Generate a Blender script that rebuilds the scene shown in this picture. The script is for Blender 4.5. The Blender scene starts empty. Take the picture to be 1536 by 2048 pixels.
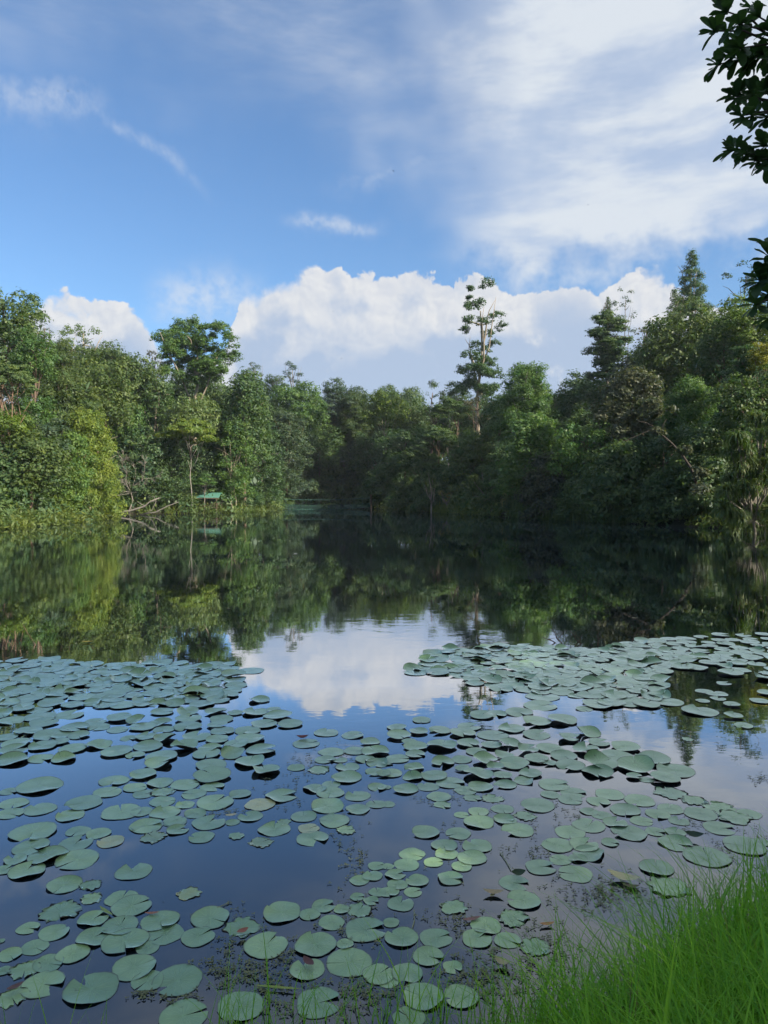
import bpy, math, random
import numpy as np
from mathutils import Vector, Matrix

R = math.radians
S = bpy.context.scene
C = S.collection
rng = np.random.default_rng(7)
random.seed(7)

# ------------------------------------------------------------------ camera
F = 1500.0
CAMH = 2.4
PITCH = math.atan(39 / F)
cam_d = bpy.data.cameras.new('camera')
cam_d.sensor_fit = 'VERTICAL'
cam_d.sensor_height = 36
cam_d.lens = 36 * F / 2048
cam_d.clip_start = 0.05
cam_d.clip_end = 6000
cam = bpy.data.objects.new('camera', cam_d)
cam.location = (0, 0, CAMH)
cam.rotation_euler = (R(90) - PITCH, 0, 0)
C.objects.link(cam)
S.camera = cam
S.render.resolution_x, S.render.resolution_y = 768, 1024

def ray(px, py):
    u, v = (px - 768) / F, (1024 - py) / F
    c, s = math.cos(PITCH), math.sin(PITCH)
    return Vector((u, c + v * s, v * c - s))
def at(px, py, Y):                 # the place a pixel shows at distance Y
    d = ray(px, py)
    return Vector((0, 0, CAMH)) + d * (Y / d.y)
def on_water(px, py, z=0.0):
    d = ray(px, py)
    return Vector((0, 0, CAMH)) + d * ((z - CAMH) / d.z)

# ------------------------------------------------------------------ light
SUN_AZ, SUN_EL = R(119), R(31)
sun_dir = Vector((math.sin(SUN_AZ) * math.cos(SUN_EL), math.cos(SUN_AZ) * math.cos(SUN_EL), math.sin(SUN_EL)))
sd = bpy.data.lights.new('sun', 'SUN')
sd.energy = 4.6
sd.angle = R(0.5)
sd.color = (1.0, 0.92, 0.78)
so = bpy.data.objects.new('sun', sd)
so.rotation_euler = sun_dir.to_track_quat('Z', 'Y').to_euler()
so.location = sun_dir * 200
C.objects.link(so)
S.view_settings.view_transform = 'Standard'
S.view_settings.look = 'None'
S.view_settings.gamma = 1
S.view_settings.exposure = 1.15
S.view_settings.use_curve_mapping = False
S.render.engine = 'CYCLES'
S.cycles.max_bounces = 5
S.cycles.diffuse_bounces = 2
S.cycles.glossy_bounces = 2
S.cycles.use_adaptive_sampling = True
S.cycles.adaptive_threshold = 0.03
S.cycles.transmission_bounces = 3
S.cycles.use_denoising = True

HAZE = 0.00025
class G:                            # a little arithmetic on node sockets
    def __init__(s, nt): s.nt = nt
    def node(s, t, **kw):
        n = s.nt.nodes.new(t)
        for k, v in kw.items(): setattr(n, k, v)
        return n
    def put(s, sock, v):
        if isinstance(v, bpy.types.NodeSocket): s.nt.links.new(v, sock)
        elif v is not None: sock.default_value = v
    def m(s, op, a, b=None, c=None, clamp=False):
        n = s.node('ShaderNodeMath', operation=op, use_clamp=clamp)
        s.put(n.inputs[0], a)
        if b is not None: s.put(n.inputs[1], b)
        if c is not None: s.put(n.inputs[2], c)
        return n.outputs[0]
    def add(s, a, b): return s.m('ADD', a, b)
    def sub(s, a, b): return s.m('SUBTRACT', a, b)
    def mul(s, a, b): return s.m('MULTIPLY', a, b)
    def smooth(s, a, b, x, lo=0.0, hi=1.0):
        n = s.node('ShaderNodeMapRange', interpolation_type='SMOOTHSTEP')
        s.put(n.inputs[0], x); s.put(n.inputs[1], a); s.put(n.inputs[2], b)
        s.put(n.inputs[3], lo); s.put(n.inputs[4], hi)
        return n.outputs[0]
    def mix(s, f, a, b, blend='MIX'):
        n = s.node('ShaderNodeMix', data_type='RGBA', blend_type=blend)
        s.put(n.inputs[0], f); s.put(n.inputs[6], a); s.put(n.inputs[7], b)
        return n.outputs[2]
    def xyz(s, x, y, z):
        n = s.node('ShaderNodeCombineXYZ')
        s.put(n.inputs[0], x); s.put(n.inputs[1], y); s.put(n.inputs[2], z)
        return n.outputs[0]
    def noise(s, v, scale, detail=4, rough=0.5, dist=0.0, dims='3D'):
        n = s.node('ShaderNodeTexNoise', noise_dimensions=dims)
        s.put(n.inputs['Vector'], v); n.inputs['Scale'].default_value = scale
        n.inputs['Detail'].default_value = detail; n.inputs['Roughness'].default_value = rough
        n.inputs['Distortion'].default_value = dist
        return n.outputs[0]
    def voro(s, v, scale, detail=0, rough=0.5, smooth=0.4, dims='2D'):
        n = s.node('ShaderNodeTexVoronoi', feature='SMOOTH_F1' if smooth else 'F1', voronoi_dimensions=dims)
        s.put(n.inputs['Vector'], v); n.inputs['Scale'].default_value = scale
        n.inputs['Detail'].default_value = detail; n.inputs['Roughness'].default_value = rough
        if smooth: n.inputs['Smoothness'].default_value = smooth
        return n.outputs['Distance']

W = bpy.data.worlds.new('World')
S.world = W
W.use_nodes = True
W.node_tree.nodes.clear()
g = G(W.node_tree)
SKY_STRENGTH = 0.11
tc = g.node('ShaderNodeTexCoord').outputs['Generated']
sx = g.node('ShaderNodeSeparateXYZ'); g.put(sx.inputs[0], tc)
X, Y_, Z = sx.outputs
az = g.mul(g.m('ARCTAN2', X, Y_), 57.29578)
el = g.mul(g.m('ARCSINE', Z), 57.29578)
sky = g.node('ShaderNodeTexSky', sky_type='NISHITA', sun_disc=False)
sky.sun_elevation = SUN_EL
sky.sun_rotation = SUN_AZ
sky.altitude = 50
sky.air_density = 1.0
sky.dust_density = 1.2
sky.ozone_density = 2.0
base = g.mix(1.0, sky.outputs[0], (0.49, 0.65, 0.78, 1), 'MULTIPLY')
K = 1.0 / SKY_STRENGTH / (2 ** S.view_settings.exposure)
def lum(r, gg, b):                 # a cloud colour as the picture shows it
    f = lambda c: ((c / 255 + 0.055) / 1.055) ** 2.4 * K
    return (f(r), f(gg), f(b), 1)
def azel(px, py):
    d = ray(px, py).normalized()
    return math.degrees(math.atan2(d.x, d.y)), math.degrees(math.asin(d.z))
def curve(pts, az):                # height of a cloud's top over the horizon, by bearing
    n = g.node('ShaderNodeFloatCurve')
    cv = n.mapping.curves[0]
    P = [((azel(x, y)[0] + 60) / 120, azel(x, y)[1] / 40) for x, y in pts]
    cv.points[0].location = (0, P[0][1]); cv.points[1].location = (1, P[-1][1])
    for p in P: cv.points.new(*p)
    n.mapping.update()
    g.put(n.inputs[1], g.m('MULTIPLY_ADD', az, 1 / 120, 0.5, clamp=True))
    return g.mul(n.outputs[0], 40)
P2 = g.xyz(az, el, 0.0)
def n2(v, scale, detail, rough=0.5, dist=0.0): return g.noise(v, scale, detail, rough, dist, '2D')
wn = g.node('ShaderNodeTexNoise', noise_dimensions='2D'); g.put(wn.inputs['Vector'], P2)
wn.inputs['Scale'].default_value = 0.35; wn.inputs['Detail'].default_value = 3
wv = g.node('ShaderNodeVectorMath', operation='MULTIPLY_ADD')
g.put(wv.inputs[0], wn.outputs['Color']); wv.inputs[1].default_value = (2.3, 2.3, 0); g.put(wv.inputs[2], P2)
PW = wv.outputs[0]
def shift(v, dx, dy):
    n = g.node('ShaderNodeVectorMath', operation='ADD')
    g.put(n.inputs[0], v); n.inputs[1].default_value = (dx, dy, 0)
    return n.outputs[0]
def puff(v):                       # heaped round billows, large ones carrying small ones
    a = g.voro(v, 0.36, smooth=0.25); b = g.voro(v, 0.95, smooth=0.25); c = g.voro(v, 2.3, smooth=0)
    t = g.add(g.mul(a, 0.60), g.add(g.mul(b, 0.30), g.mul(c, 0.13)))
    return g.sub(1.0, t)
fine = g.mul(g.sub(n2(P2, 3.0, 3, 0.6), 0.5), 0.25)
pf = puff(PW)
pf2 = puff(shift(PW, 0.26, 0.30))
relief = g.sub(pf, pf2)
pf = g.sub(pf, fine)
fb = n2(P2, 0.22, 4, 0.6)
# high veil over the upper right, thin sheet over the top left
PS = g.node('ShaderNodeMapping'); g.put(PS.inputs[0], P2)
PS.inputs['Rotation'].default_value = (0, 0, R(-50)); PS.inputs['Scale'].default_value = (0.36, 1.35, 1)
st = n2(PS.outputs[0], 0.20, 6, 0.58, 0.12)
st2 = n2(P2, 0.09, 3, 0.5)
region = g.smooth(-3.0, 8.5, g.add(g.sub(az, g.mul(g.m('ABSOLUTE', g.sub(el, 28)), 0.12)), g.mul(g.sub(st2, 0.5), 16)))
low = g.smooth(14.2, 18.5, g.add(el, g.mul(g.sub(fb, 0.5), 9)))
veil = g.mul(g.mul(region, low), g.smooth(0.34, 0.60, g.add(g.mul(st, 0.7), g.mul(fb, 0.3)), 0.70, 1.0))
topv = g.mul(g.smooth(22, 38, g.add(el, g.mul(g.sub(st2, 0.5), 14))), g.smooth(0.30, 0.72, st, 0.22, 0.60))
def streak(p0, p1, w, bend=0.0, amt=0.7):
    (a0, e0), (a1, e1) = azel(*p0), azel(*p1)
    t = g.mul(g.sub(az, a0), 1 / (a1 - a0))
    line = g.add(g.m('MULTIPLY_ADD', t, e1 - e0, e0), g.mul(g.mul(t, g.sub(1.0, t)), bend))
    q = g.mul(g.sub(g.add(el, g.mul(g.sub(fb, 0.5), 2.2)), line), 1 / w)
    f = g.m('EXPONENT', g.mul(g.mul(q, q), -1.0))
    win = g.mul(g.smooth(-0.05, 0.3, t), g.smooth(1.05, 0.6, t))
    return g.mul(g.mul(f, win), g.mul(sn, amt))
sn = g.smooth(0.30, 0.66, n2(P2, 0.7, 5, 0.65), 0.25, 1.0)
wisps = g.m('MAXIMUM', streak((-120, 165), (250, 215), 1.1, 0.5, 0.46), streak((120, 175), (430, 390), 0.45, 2.2, 0.34))
wisps = g.m('MAXIMUM', wisps, streak((560, 448), (790, 452), 0.42, 0.0, 0.6))
wisps = g.m('MAXIMUM', wisps, streak((640, 375), (980, 290), 0.8, 0.6, 0.3))
wisps = g.m('MAXIMUM', wisps, streak((980, 425), (1400, 385), 1.3, 0.5, 0.6))
wisps = g.m('MAXIMUM', wisps, streak((280, 615), (540, 575), 1.6, 0.3, 0.62))
hi = g.m('MAXIMUM', g.m('MAXIMUM', veil, topv), wisps, clamp=True)
c1 = g.mix(g.mul(hi, 0.96), base, g.mix(g.smooth(0.34, 0.64, st), lum(200, 213, 232), lum(224, 231, 239)))
# cumulus bank low over the trees
top = curve([(-700, 650), (-300, 640), (0, 640), (60, 636), (90, 588), (108, 574), (140, 590), (195, 592), (250, 610), (288, 634), (318, 684),
             (350, 715), (400, 722), (440, 700), (468, 640), (500, 580), (560, 556), (610, 542), (690, 540), (760, 546), (830, 546),
             (900, 558), (960, 556), (1010, 570), (1080, 572), (1130, 560), (1200, 562), (1245, 548), (1290, 532), (1335, 556),
             (1370, 590), (1460, 600), (1600, 590), (1900, 630), (2400, 600)], az)
d = g.add(g.sub(top, el), g.mul(g.sub(pf, 0.58), 1.9))
softn = g.smooth(0.42, 0.62, n2(shift(P2, 7, 3), 0.14, 2), 0.25, 1.5)
mask = g.smooth(-0.02, softn, d)
body = g.smooth(0.36, 0.64, n2(shift(P2, 31, 9), 0.17, 4, 0.55))
edge = g.smooth(5.6, 0.4, g.add(d, g.mul(g.sub(body, 0.5), 3.5)))
shade_c = g.mix(edge, g.mix(g.smooth(2, 10, el), lum(178, 198, 224), lum(178, 196, 222)), lum(213, 218, 227))
lit = g.m('MULTIPLY_ADD', relief, 1.5, 0.40, clamp=True)
lit = g.mul(lit, g.smooth(5.2, 0.5, g.add(d, g.mul(g.sub(body, 0.5), 5)), 0.0, 1.0))
# a few brighter heads inside the bank
lit = g.m('MAXIMUM', lit, g.mul(g.smooth(0.66, 0.80, n2(shift(P2, 12.5, 3.4), 0.30, 4, 0.5)), g.m('MULTIPLY_ADD', relief, 1.6, 0.5, clamp=True)))
cc = g.mix(g.mul(lit, 0.95), shade_c, lum(246, 244, 241))
c2 = g.mix(g.mul(mask, 0.96), c1, cc)
c3 = g.mix(g.smooth(11, 1, el, 0.0, 0.35), c2, lum(180, 200, 226))
bg = g.node('ShaderNodeBackground'); g.put(bg.inputs[0], c3); bg.inputs[1].default_value = SKY_STRENGTH
wo = g.node('ShaderNodeOutputWorld'); W.node_tree.links.new(bg.outputs[0], wo.inputs[0])

# ------------------------------------------------------------------ materials
def mat_base(name):
    m = bpy.data.materials.new(name); m.use_nodes = True
    m.node_tree.nodes.clear()
    return m, G(m.node_tree)
def finish(g, sh):
    o = g.node('ShaderNodeOutputMaterial'); g.nt.links.new(sh, o.inputs[0])
def principled(g, col, rough=0.6, spec=0.5, normal=None, **kw):
    p = g.node('ShaderNodeBsdfPrincipled')
    g.put(p.inputs['Base Color'], col); g.put(p.inputs['Roughness'], rough)
    g.put(p.inputs['Specular IOR Level'], spec)
    if normal is not None: g.put(p.inputs['Normal'], normal)
    for k, v in kw.items(): g.put(p.inputs[k], v)
    return p.outputs[0]
def rgba(c): return (c[0], c[1], c[2], 1)

GAIN = 1.35
LEAF = {
 'dark':   (0.053, 0.086, 0.032), 'deep': (0.046, 0.078, 0.034), 'mid': (0.044, 0.080, 0.030),
 'bright': (0.060, 0.108, 0.029), 'yellow': (0.086, 0.122, 0.022), 'olive': (0.054, 0.082, 0.026),
 'pale':   (0.082, 0.118, 0.046), 'grey': (0.042, 0.070, 0.044), 'brown': (0.072, 0.068, 0.040),
 'dusk': (0.044, 0.054, 0.034), 'gold': (0.13, 0.13, 0.02), 'frond': (0.060, 0.092, 0.034),
}
_lm = {}
def leaf_mat(key, trans=0.32, spec=.32):
    if key in _lm: return _lm[key]
    m, g = mat_base('foliage_' + key)
    c = tuple(x * GAIN for x in LEAF[key])
    at_ = g.node('ShaderNodeAttribute', attribute_name='v').outputs['Fac']
    oi = g.node('ShaderNodeObjectInfo').outputs['Random']
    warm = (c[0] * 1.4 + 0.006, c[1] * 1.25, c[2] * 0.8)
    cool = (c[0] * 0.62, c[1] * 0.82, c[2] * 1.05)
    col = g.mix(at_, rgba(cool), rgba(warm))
    col = g.mix(1.0, col, g.mix(oi, (0.84, 0.9, 0.95, 1), (1.14, 1.08, 0.98, 1)), 'MULTIPLY')
    p = principled(g, col, 0.52, spec)
    t = g.node('ShaderNodeBsdfTranslucent'); g.put(t.inputs[0], g.mix(1.0, col, (1.5, 1.7, 0.7, 1), 'MULTIPLY'))
    mx = g.node('ShaderNodeMixShader'); mx.inputs[0].default_value = trans
    g.nt.links.new(p, mx.inputs[1]); g.nt.links.new(t.outputs[0], mx.inputs[2])
    finish(g, mx.outputs[0]); _lm[key] = m
    return m
_bm = {}
def bark(key):
    if key in _bm: return _bm[key]
    c = {'pale': (0.30, 0.25, 0.18), 'brown': (0.14, 0.10, 0.07), 'white': (0.22, 0.20, 0.17), 'grey': (0.19, 0.17, 0.14),
         'pink': (0.24, 0.155, 0.105), 'dark': (0.06, 0.05, 0.04), 'wood': (0.085, 0.062, 0.042)}[key]
    m, g = mat_base('bark_' + key)
    co = g.node('ShaderNodeTexCoord').outputs['Object']
    n = g.noise(co, 2.2, 6, 0.65)
    col = g.mix(n, rgba([x * 0.55 for x in c]), rgba([x * 1.35 for x in c]))
    b = g.node('ShaderNodeBump'); g.put(b.inputs['Height'], g.noise(co, 9, 4)); b.inputs['Strength'].default_value = 0.5
    finish(g, principled(g, col, 0.85, 0.2, b.outputs[0])); _bm[key] = m
    return m
def simple(name, c, rough=0.6, var=0.3, scale=3, spec=0.4):
    m, g = mat_base(name)
    co = g.node('ShaderNodeTexCoord').outputs['Object']
    n = g.noise(co, scale, 5, 0.6)
    col = g.mix(n, rgba([x * (1 - var) for x in c]), rgba([x * (1 + var) for x in c]))
    finish(g, principled(g, col, rough, spec))
    return m

# ------------------------------------------------------------------ mesh helpers
def quick_mesh(name, V, Fq, k=4, v=None, uv=None, smooth=False):
    V = np.asarray(V, np.float32).reshape(-1, 3); Fq = np.asarray(Fq, np.int32).reshape(-1, k)
    me = bpy.data.meshes.new(name)
    me.vertices.add(len(V)); me.vertices.foreach_set('co', V.ravel())
    me.loops.add(Fq.size); me.loops.foreach_set('vertex_index', Fq.ravel())
    me.polygons.add(len(Fq)); me.polygons.foreach_set('loop_start', np.arange(len(Fq), dtype=np.int32) * k)
    if smooth: me.polygons.foreach_set('use_smooth', np.ones(len(Fq), bool))
    if v is not None:
        a = me.attributes.new('v', 'FLOAT', 'FACE'); a.data.foreach_set('value', np.asarray(v, np.float32))
    if uv is not None:
        l = me.uv_layers.new(name='UVMap'); l.data.foreach_set('uv', np.asarray(uv, np.float32)[Fq.ravel()].ravel())
    me.update(calc_edges=True)
    return me
def link(name, me, mat=None, parent=None, loc=None):
    o = bpy.data.objects.new(name, me); C.objects.link(o)
    if mat and me is not None and not me.materials: me.materials.append(mat)
    if parent: o.parent = parent
    if loc is not None: o.location = loc
    return o
def tag(o, label=None, cat=None, group=None, kind=None):
    for k, v in (('label', label), ('category', cat), ('group', group), ('kind', kind)):
        if v: o[k] = v
    return o
def empty(name, loc, label, cat, group=None, rz=0):
    o = bpy.data.objects.new(name, None); C.objects.link(o)
    o.empty_display_size = 0.2; o.location = loc; o.rotation_euler = (0, 0, rz)
    return tag(o, label, cat, group)
class MB:
    def __init__(s): s.v = []; s.f = []
    def box(s, c, d, rz=0, rx=0):
        M = Matrix.Rotation(rz, 3, 'Z') @ Matrix.Rotation(rx, 3, 'X'); n = len(s.v)
        for x in (-.5, .5):
            for y in (-.5, .5):
                for z in (-.5, .5): s.v.append(tuple(Vector(c) + M @ Vector((x * d[0], y * d[1], z * d[2]))))
        for q in ((0, 1, 3, 2), (4, 6, 7, 5), (0, 4, 5, 1), (2, 3, 7, 6), (0, 2, 6, 4), (1, 5, 7, 3)): s.f.append([n + i for i in q])
        return s
    def tube(s, pts, rad, sides=7):
        pts = [Vector(p) for p in pts]; n0 = len(s.v)
        if not hasattr(rad, '__len__'): rad = [rad] * len(pts)
        for i, p in enumerate(pts):
            t = (pts[min(i + 1, len(pts) - 1)] - pts[max(i - 1, 0)]).normalized()
            a = t.orthogonal().normalized() if i == 0 else (a - t * a.dot(t)).normalized()
            b = t.cross(a)
            for k in range(sides):
                th = 2 * math.pi * k / sides
                s.v.append(tuple(p + (a * math.cos(th) + b * math.sin(th)) * rad[i]))
        for i in range(len(pts) - 1):
            for k in range(sides):
                a0 = n0 + i * sides + k; a1 = n0 + i * sides + (k + 1) % sides
                s.f.append([a0, a1, a1 + sides, a0 + sides])
        s.f.append([n0 + k for k in range(sides)][::-1])
        e = n0 + (len(pts) - 1) * sides
        s.f.append([e + k for k in range(sides)])
        return s
    def mesh(s, name, smooth=False):
        me = bpy.data.meshes.new(name); me.from_pydata(s.v, [], s.f)
        if smooth: me.polygons.foreach_set('use_smooth', [True] * len(me.polygons))
        me.update(); return me
    def build(s, name, mat, parent=None, smooth=False): return link(name, s.mesh(name, smooth), mat, parent)

# ------------------------------------------------------------------ air
m, g = mat_base('thin_haze')
pv = g.node('ShaderNodeVolumePrincipled'); pv.inputs['Density'].default_value = HAZE; pv.inputs['Color'].default_value = (.80, .88, 1, 1)
pv.inputs['Anisotropy'].default_value = 0.2
o_ = g.node('ShaderNodeOutputMaterial'); g.nt.links.new(pv.outputs[0], o_.inputs['Volume'])
tag(MB().box((0, 600, 30), (4700, 5200, 67)).build('haze', m), 'thin pale haze over lake and forest', 'haze', kind='stuff')

# ------------------------------------------------------------------ terrain
SHORE = np.array([(-9, 2.0), (-3, 2.55), (-.3, 2.72), (0.45, 3.05), (1.1, 3.42), (1.9, 3.95), (2.9, 4.6), (5, 6.3), (8.5, 9), (12.5, 14), (17, 22), (22, 34), (24, 45),
  (22, 51), (18, 60), (15, 66), (12, 74), (10, 80), (7, 88), (3, 98), (0, 108), (-2, 125), (-8, 132), (-14, 118), (-15, 101), (-17.5, 88),
  (-22, 84.5), (-30, 82.5), (-28.5, 77), (-25.6, 69.5), (-25.2, 62), (-25.2, 52), (-26, 40), (-22, 25), (-15, 10)], float)
def shore_dist(x, y):               # metres outside the lake, negative on the water
    x = np.asarray(x, float); y = np.asarray(y, float)
    best = np.full(x.shape, 1e9); inside = np.zeros(x.shape, bool)
    n = len(SHORE)
    for i in range(n):
        x0, y0 = SHORE[i]; x1, y1 = SHORE[(i + 1) % n]
        dx, dy = x1 - x0, y1 - y0
        t = np.clip(((x - x0) * dx + (y - y0) * dy) / (dx * dx + dy * dy), 0, 1)
        best = np.minimum(best, np.hypot(x - x0 - t * dx, y - y0 - t * dy))
        cond = ((y0 > y) != (y1 > y))
        with np.errstate(divide='ignore', invalid='ignore'):
            inside ^= cond & (x < (x1 - x0) * (y - y0) / (y1 - y0 + 1e-12) + x0)
    return np.where(inside, -best, best)
def sm(a, b, x):
    t = np.clip((x - a) / (b - a), 0, 1); return t * t * (3 - 2 * t)
def ground_z(x, y):
    s = shore_dist(x, y); x = np.asarray(x, float); y = np.asarray(y, float)
    amp = 13 + 11 * sm(5, 45, x) + 5 * sm(-10, -50, x)
    amp = amp * (1 - 0.35 * sm(100, 150, y) * (1 - sm(25, 60, np.abs(x))))
    near = 1 - sm(8, 30, np.hypot(x, y))
    hill = amp * sm(2, 62, s) * (1 - near)
    wob = 0.25 * np.sin(x * 0.31 + 1.3) * np.cos(y * 0.27) * sm(2, 12, s)
    z = np.where(s > 0, np.minimum(s * 0.42, 0.85) + hill + wob, np.maximum(s * 0.5, -1.6))
    return z
def gz(x, y): return float(ground_z(np.array([x]), np.array([y]))[0])
def axis(lo, hi, c, n):
    t = np.linspace(-1, 1, n)
    q = np.sinh(t * 6.2) / np.sinh(6.2)
    return np.where(q < 0, c + q * (c - lo), c + q * (hi - c))
gx = axis(-2200, 2200, 1.0, 270); gy = axis(-1800, 3000, 6.0, 270)
GX, GY = np.meshgrid(gx, gy, indexing='ij')
GZ = ground_z(GX, GY)
idx = np.arange(GX.size).reshape(GX.shape)
q = np.stack([idx[:-1, :-1], idx[1:, :-1], idx[1:, 1:], idx[:-1, 1:]], -1).reshape(-1, 4)
m, g = mat_base('forest_floor')
co = g.node('ShaderNodeTexCoord').outputs['Object']
n1 = g.noise(co, 0.6, 6, 0.6); n2 = g.noise(co, 7, 6, 0.7)
col = g.mix(g.smooth(0.35, 0.65, n1), (0.030, 0.040, 0.015, 1), (0.050, 0.040, 0.025, 1))
col = g.mix(n2, col, (0.018, 0.022, 0.012, 1))
b = g.node('ShaderNodeBump'); g.put(b.inputs['Height'], n2); b.inputs['Strength'].default_value = 0.6; b.inputs['Distance'].default_value = 0.1
finish(g, principled(g, col, 0.95, 0.1, b.outputs[0]))
ground = link('ground', quick_mesh('ground', np.stack([GX, GY, GZ], -1), q, smooth=True), m)
tag(ground, kind='structure')

# ------------------------------------------------------------------ water
m, g = mat_base('lake_water')
co = g.node('ShaderNodeTexCoord').outputs['Object']
mp = g.node('ShaderNodeMapping'); g.put(mp.inputs[0], co); mp.inputs['Scale'].default_value = (1.0, 1.7, 1)
n1 = g.noise(mp.outputs[0], 1.6, 3, 0.5, 0.4)
n2 = g.noise(mp.outputs[0], 7.0, 2, 0.5)
patch = g.smooth(0.42, 0.62, g.noise(co, 0.12, 3), 0.12, 0.9)
dist = g.node('ShaderNodeSeparateXYZ'); g.put(dist.inputs[0], co)
hgt = g.mul(g.add(n1, g.mul(n2, 0.16)), patch)
b = g.node('ShaderNodeBump'); g.put(b.inputs['Height'], hgt); b.inputs['Strength'].default_value = 1.0
b.inputs['Distance'].default_value = 0.0024
nrm = b.outputs[0]
fr = g.node('ShaderNodeFresnel'); fr.inputs[0].default_value = 1.75; g.put(fr.inputs[1], nrm)
df = principled(g, (0.006, 0.011, 0.014, 1), 0.6, 0.0)
gl = g.node('ShaderNodeBsdfGlossy'); gl.inputs['Roughness'].default_value = 0.015; g.put(gl.inputs['Normal'], nrm)
gl.inputs['Color'].default_value = (0.95, 0.97, 1, 1)
mx = g.node('ShaderNodeMixShader'); g.put(mx.inputs[0], g.m('MINIMUM', g.m('MULTIPLY', fr.outputs[0], g.m('MULTIPLY_ADD', fr.outputs[0], 6.0, 0.85)), 0.78))
g.nt.links.new(df, mx.inputs[1]); g.nt.links.new(gl.outputs[0], mx.inputs[2])
finish(g, mx.outputs[0])
mb = MB(); mb.v = [(-70, -1, 0), (70, -1, 0), (70, 150, 0), (-70, 150, 0)]; mb.f = [[0, 1, 2, 3]]
tag(mb.build('water', m), kind='structure')

# ------------------------------------------------------------------ foliage
def unit(n, r):
    v = r.normal(size=(n, 3)); return v / np.linalg.norm(v, axis=1, keepdims=True)
def leaf_cards(P, N, L, Wd, r, fold=0.0):
    n = len(P)
    N = N / (np.linalg.norm(N, axis=1, keepdims=True) + 1e-9)
    a = np.cross(N, unit(n, r)); a /= np.linalg.norm(a, axis=1, keepdims=True) + 1e-9
    b = np.cross(N, a)
    L = np.reshape(L, (-1, 1)); Wd = np.reshape(Wd, (-1, 1))
    V = np.stack([P - a * L * .5, P + b * Wd * .5 - N * fold * L, P + a * L * .5, P - b * Wd * .5 - N * fold * L], 1)
    return V.reshape(-1, 3)
def crown_mesh(name, lobes, leaf=0.30, aspect=0.6, clump=0.8, density=1.0, fill=0.25, flat=0.7, seed=0, droop=0.0, up=0.5):
    r = np.random.default_rng(seed)
    PP, NN, VV, SZ = [], [], [], []
    for (cx, cy, cz, rx, ry, rz) in lobes:
        area = 4 * math.pi * ((((rx * ry) ** 1.6 + (rx * rz) ** 1.6 + (ry * rz) ** 1.6) / 3) ** (1 / 1.6))
        nc = max(4, int(area / (clump * clump) * 0.85))
        D = unit(nc * 2, r); D = D[D[:, 2] > -0.55 - 0.3 * r.random(len(D))][:nc]
        rad = r.uniform(0.72, 1.04, (len(D), 1))
        cen = np.array([cx, cy, cz]) + D * np.array([rx, ry, rz]) * rad
        cr = clump * r.uniform(0.45, 0.95, len(D))
        nl = np.maximum(5, (cr ** 2 * 3.6 / (leaf * leaf * aspect) * density).astype(int))
        for i in range(len(D)):
            U = unit(nl[i], r)
            U[:, 2] = np.where(U[:, 2] < 0, U[:, 2] * (0.25 + r.random(nl[i]) * .6), U[:, 2])
            sc = r.uniform(0.5, 1.08, (nl[i], 1)) * cr[i]
            off = U * sc * np.array([1, 1, flat])
            if droop: off[:, 2] -= droop * (off[:, 0] ** 2 + off[:, 1] ** 2) / cr[i]
            PP.append(cen[i] + off)
            NN.append(U * 0.55 + D[i] * 0.35 + np.array([0, 0, up]) + unit(nl[i], r) * 0.55)
            VV.append(np.clip(r.normal(0.5, 0.16) + r.normal(0, 0.17, nl[i]), 0, 1))
        nf = int(sum(nl) * fill)
        U = unit(nf, r) * (r.random((nf, 1)) ** 0.4) * 0.85
        PP.append(np.array([cx, cy, cz]) + U * np.array([rx, ry, rz])); NN.append(unit(nf, r) + np.array([0, 0, .4]))
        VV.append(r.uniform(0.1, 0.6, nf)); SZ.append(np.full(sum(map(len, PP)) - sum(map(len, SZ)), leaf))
        if fill > .15:               # large inner leaves, tinted darker to imitate inner shade, close the crown's heart
            ncore = int(area * .9 / (.8 * .8 * .5)); U = unit(ncore, r) * r.uniform(.35, .66, (ncore, 1))
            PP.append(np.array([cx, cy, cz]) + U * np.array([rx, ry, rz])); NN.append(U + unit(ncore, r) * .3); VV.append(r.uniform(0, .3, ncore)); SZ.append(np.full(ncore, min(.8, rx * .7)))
    P = np.concatenate(PP); N = np.concatenate(NN); v = np.concatenate(VV)
    L = np.concatenate(SZ) * r.uniform(0.6, 1.35, len(P))
    V = leaf_cards(P, N, L, L * aspect * r.uniform(.8, 1.2, len(P)), r, 0.12)
    return quick_mesh(name, V, np.arange(len(V)), v=v)

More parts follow.
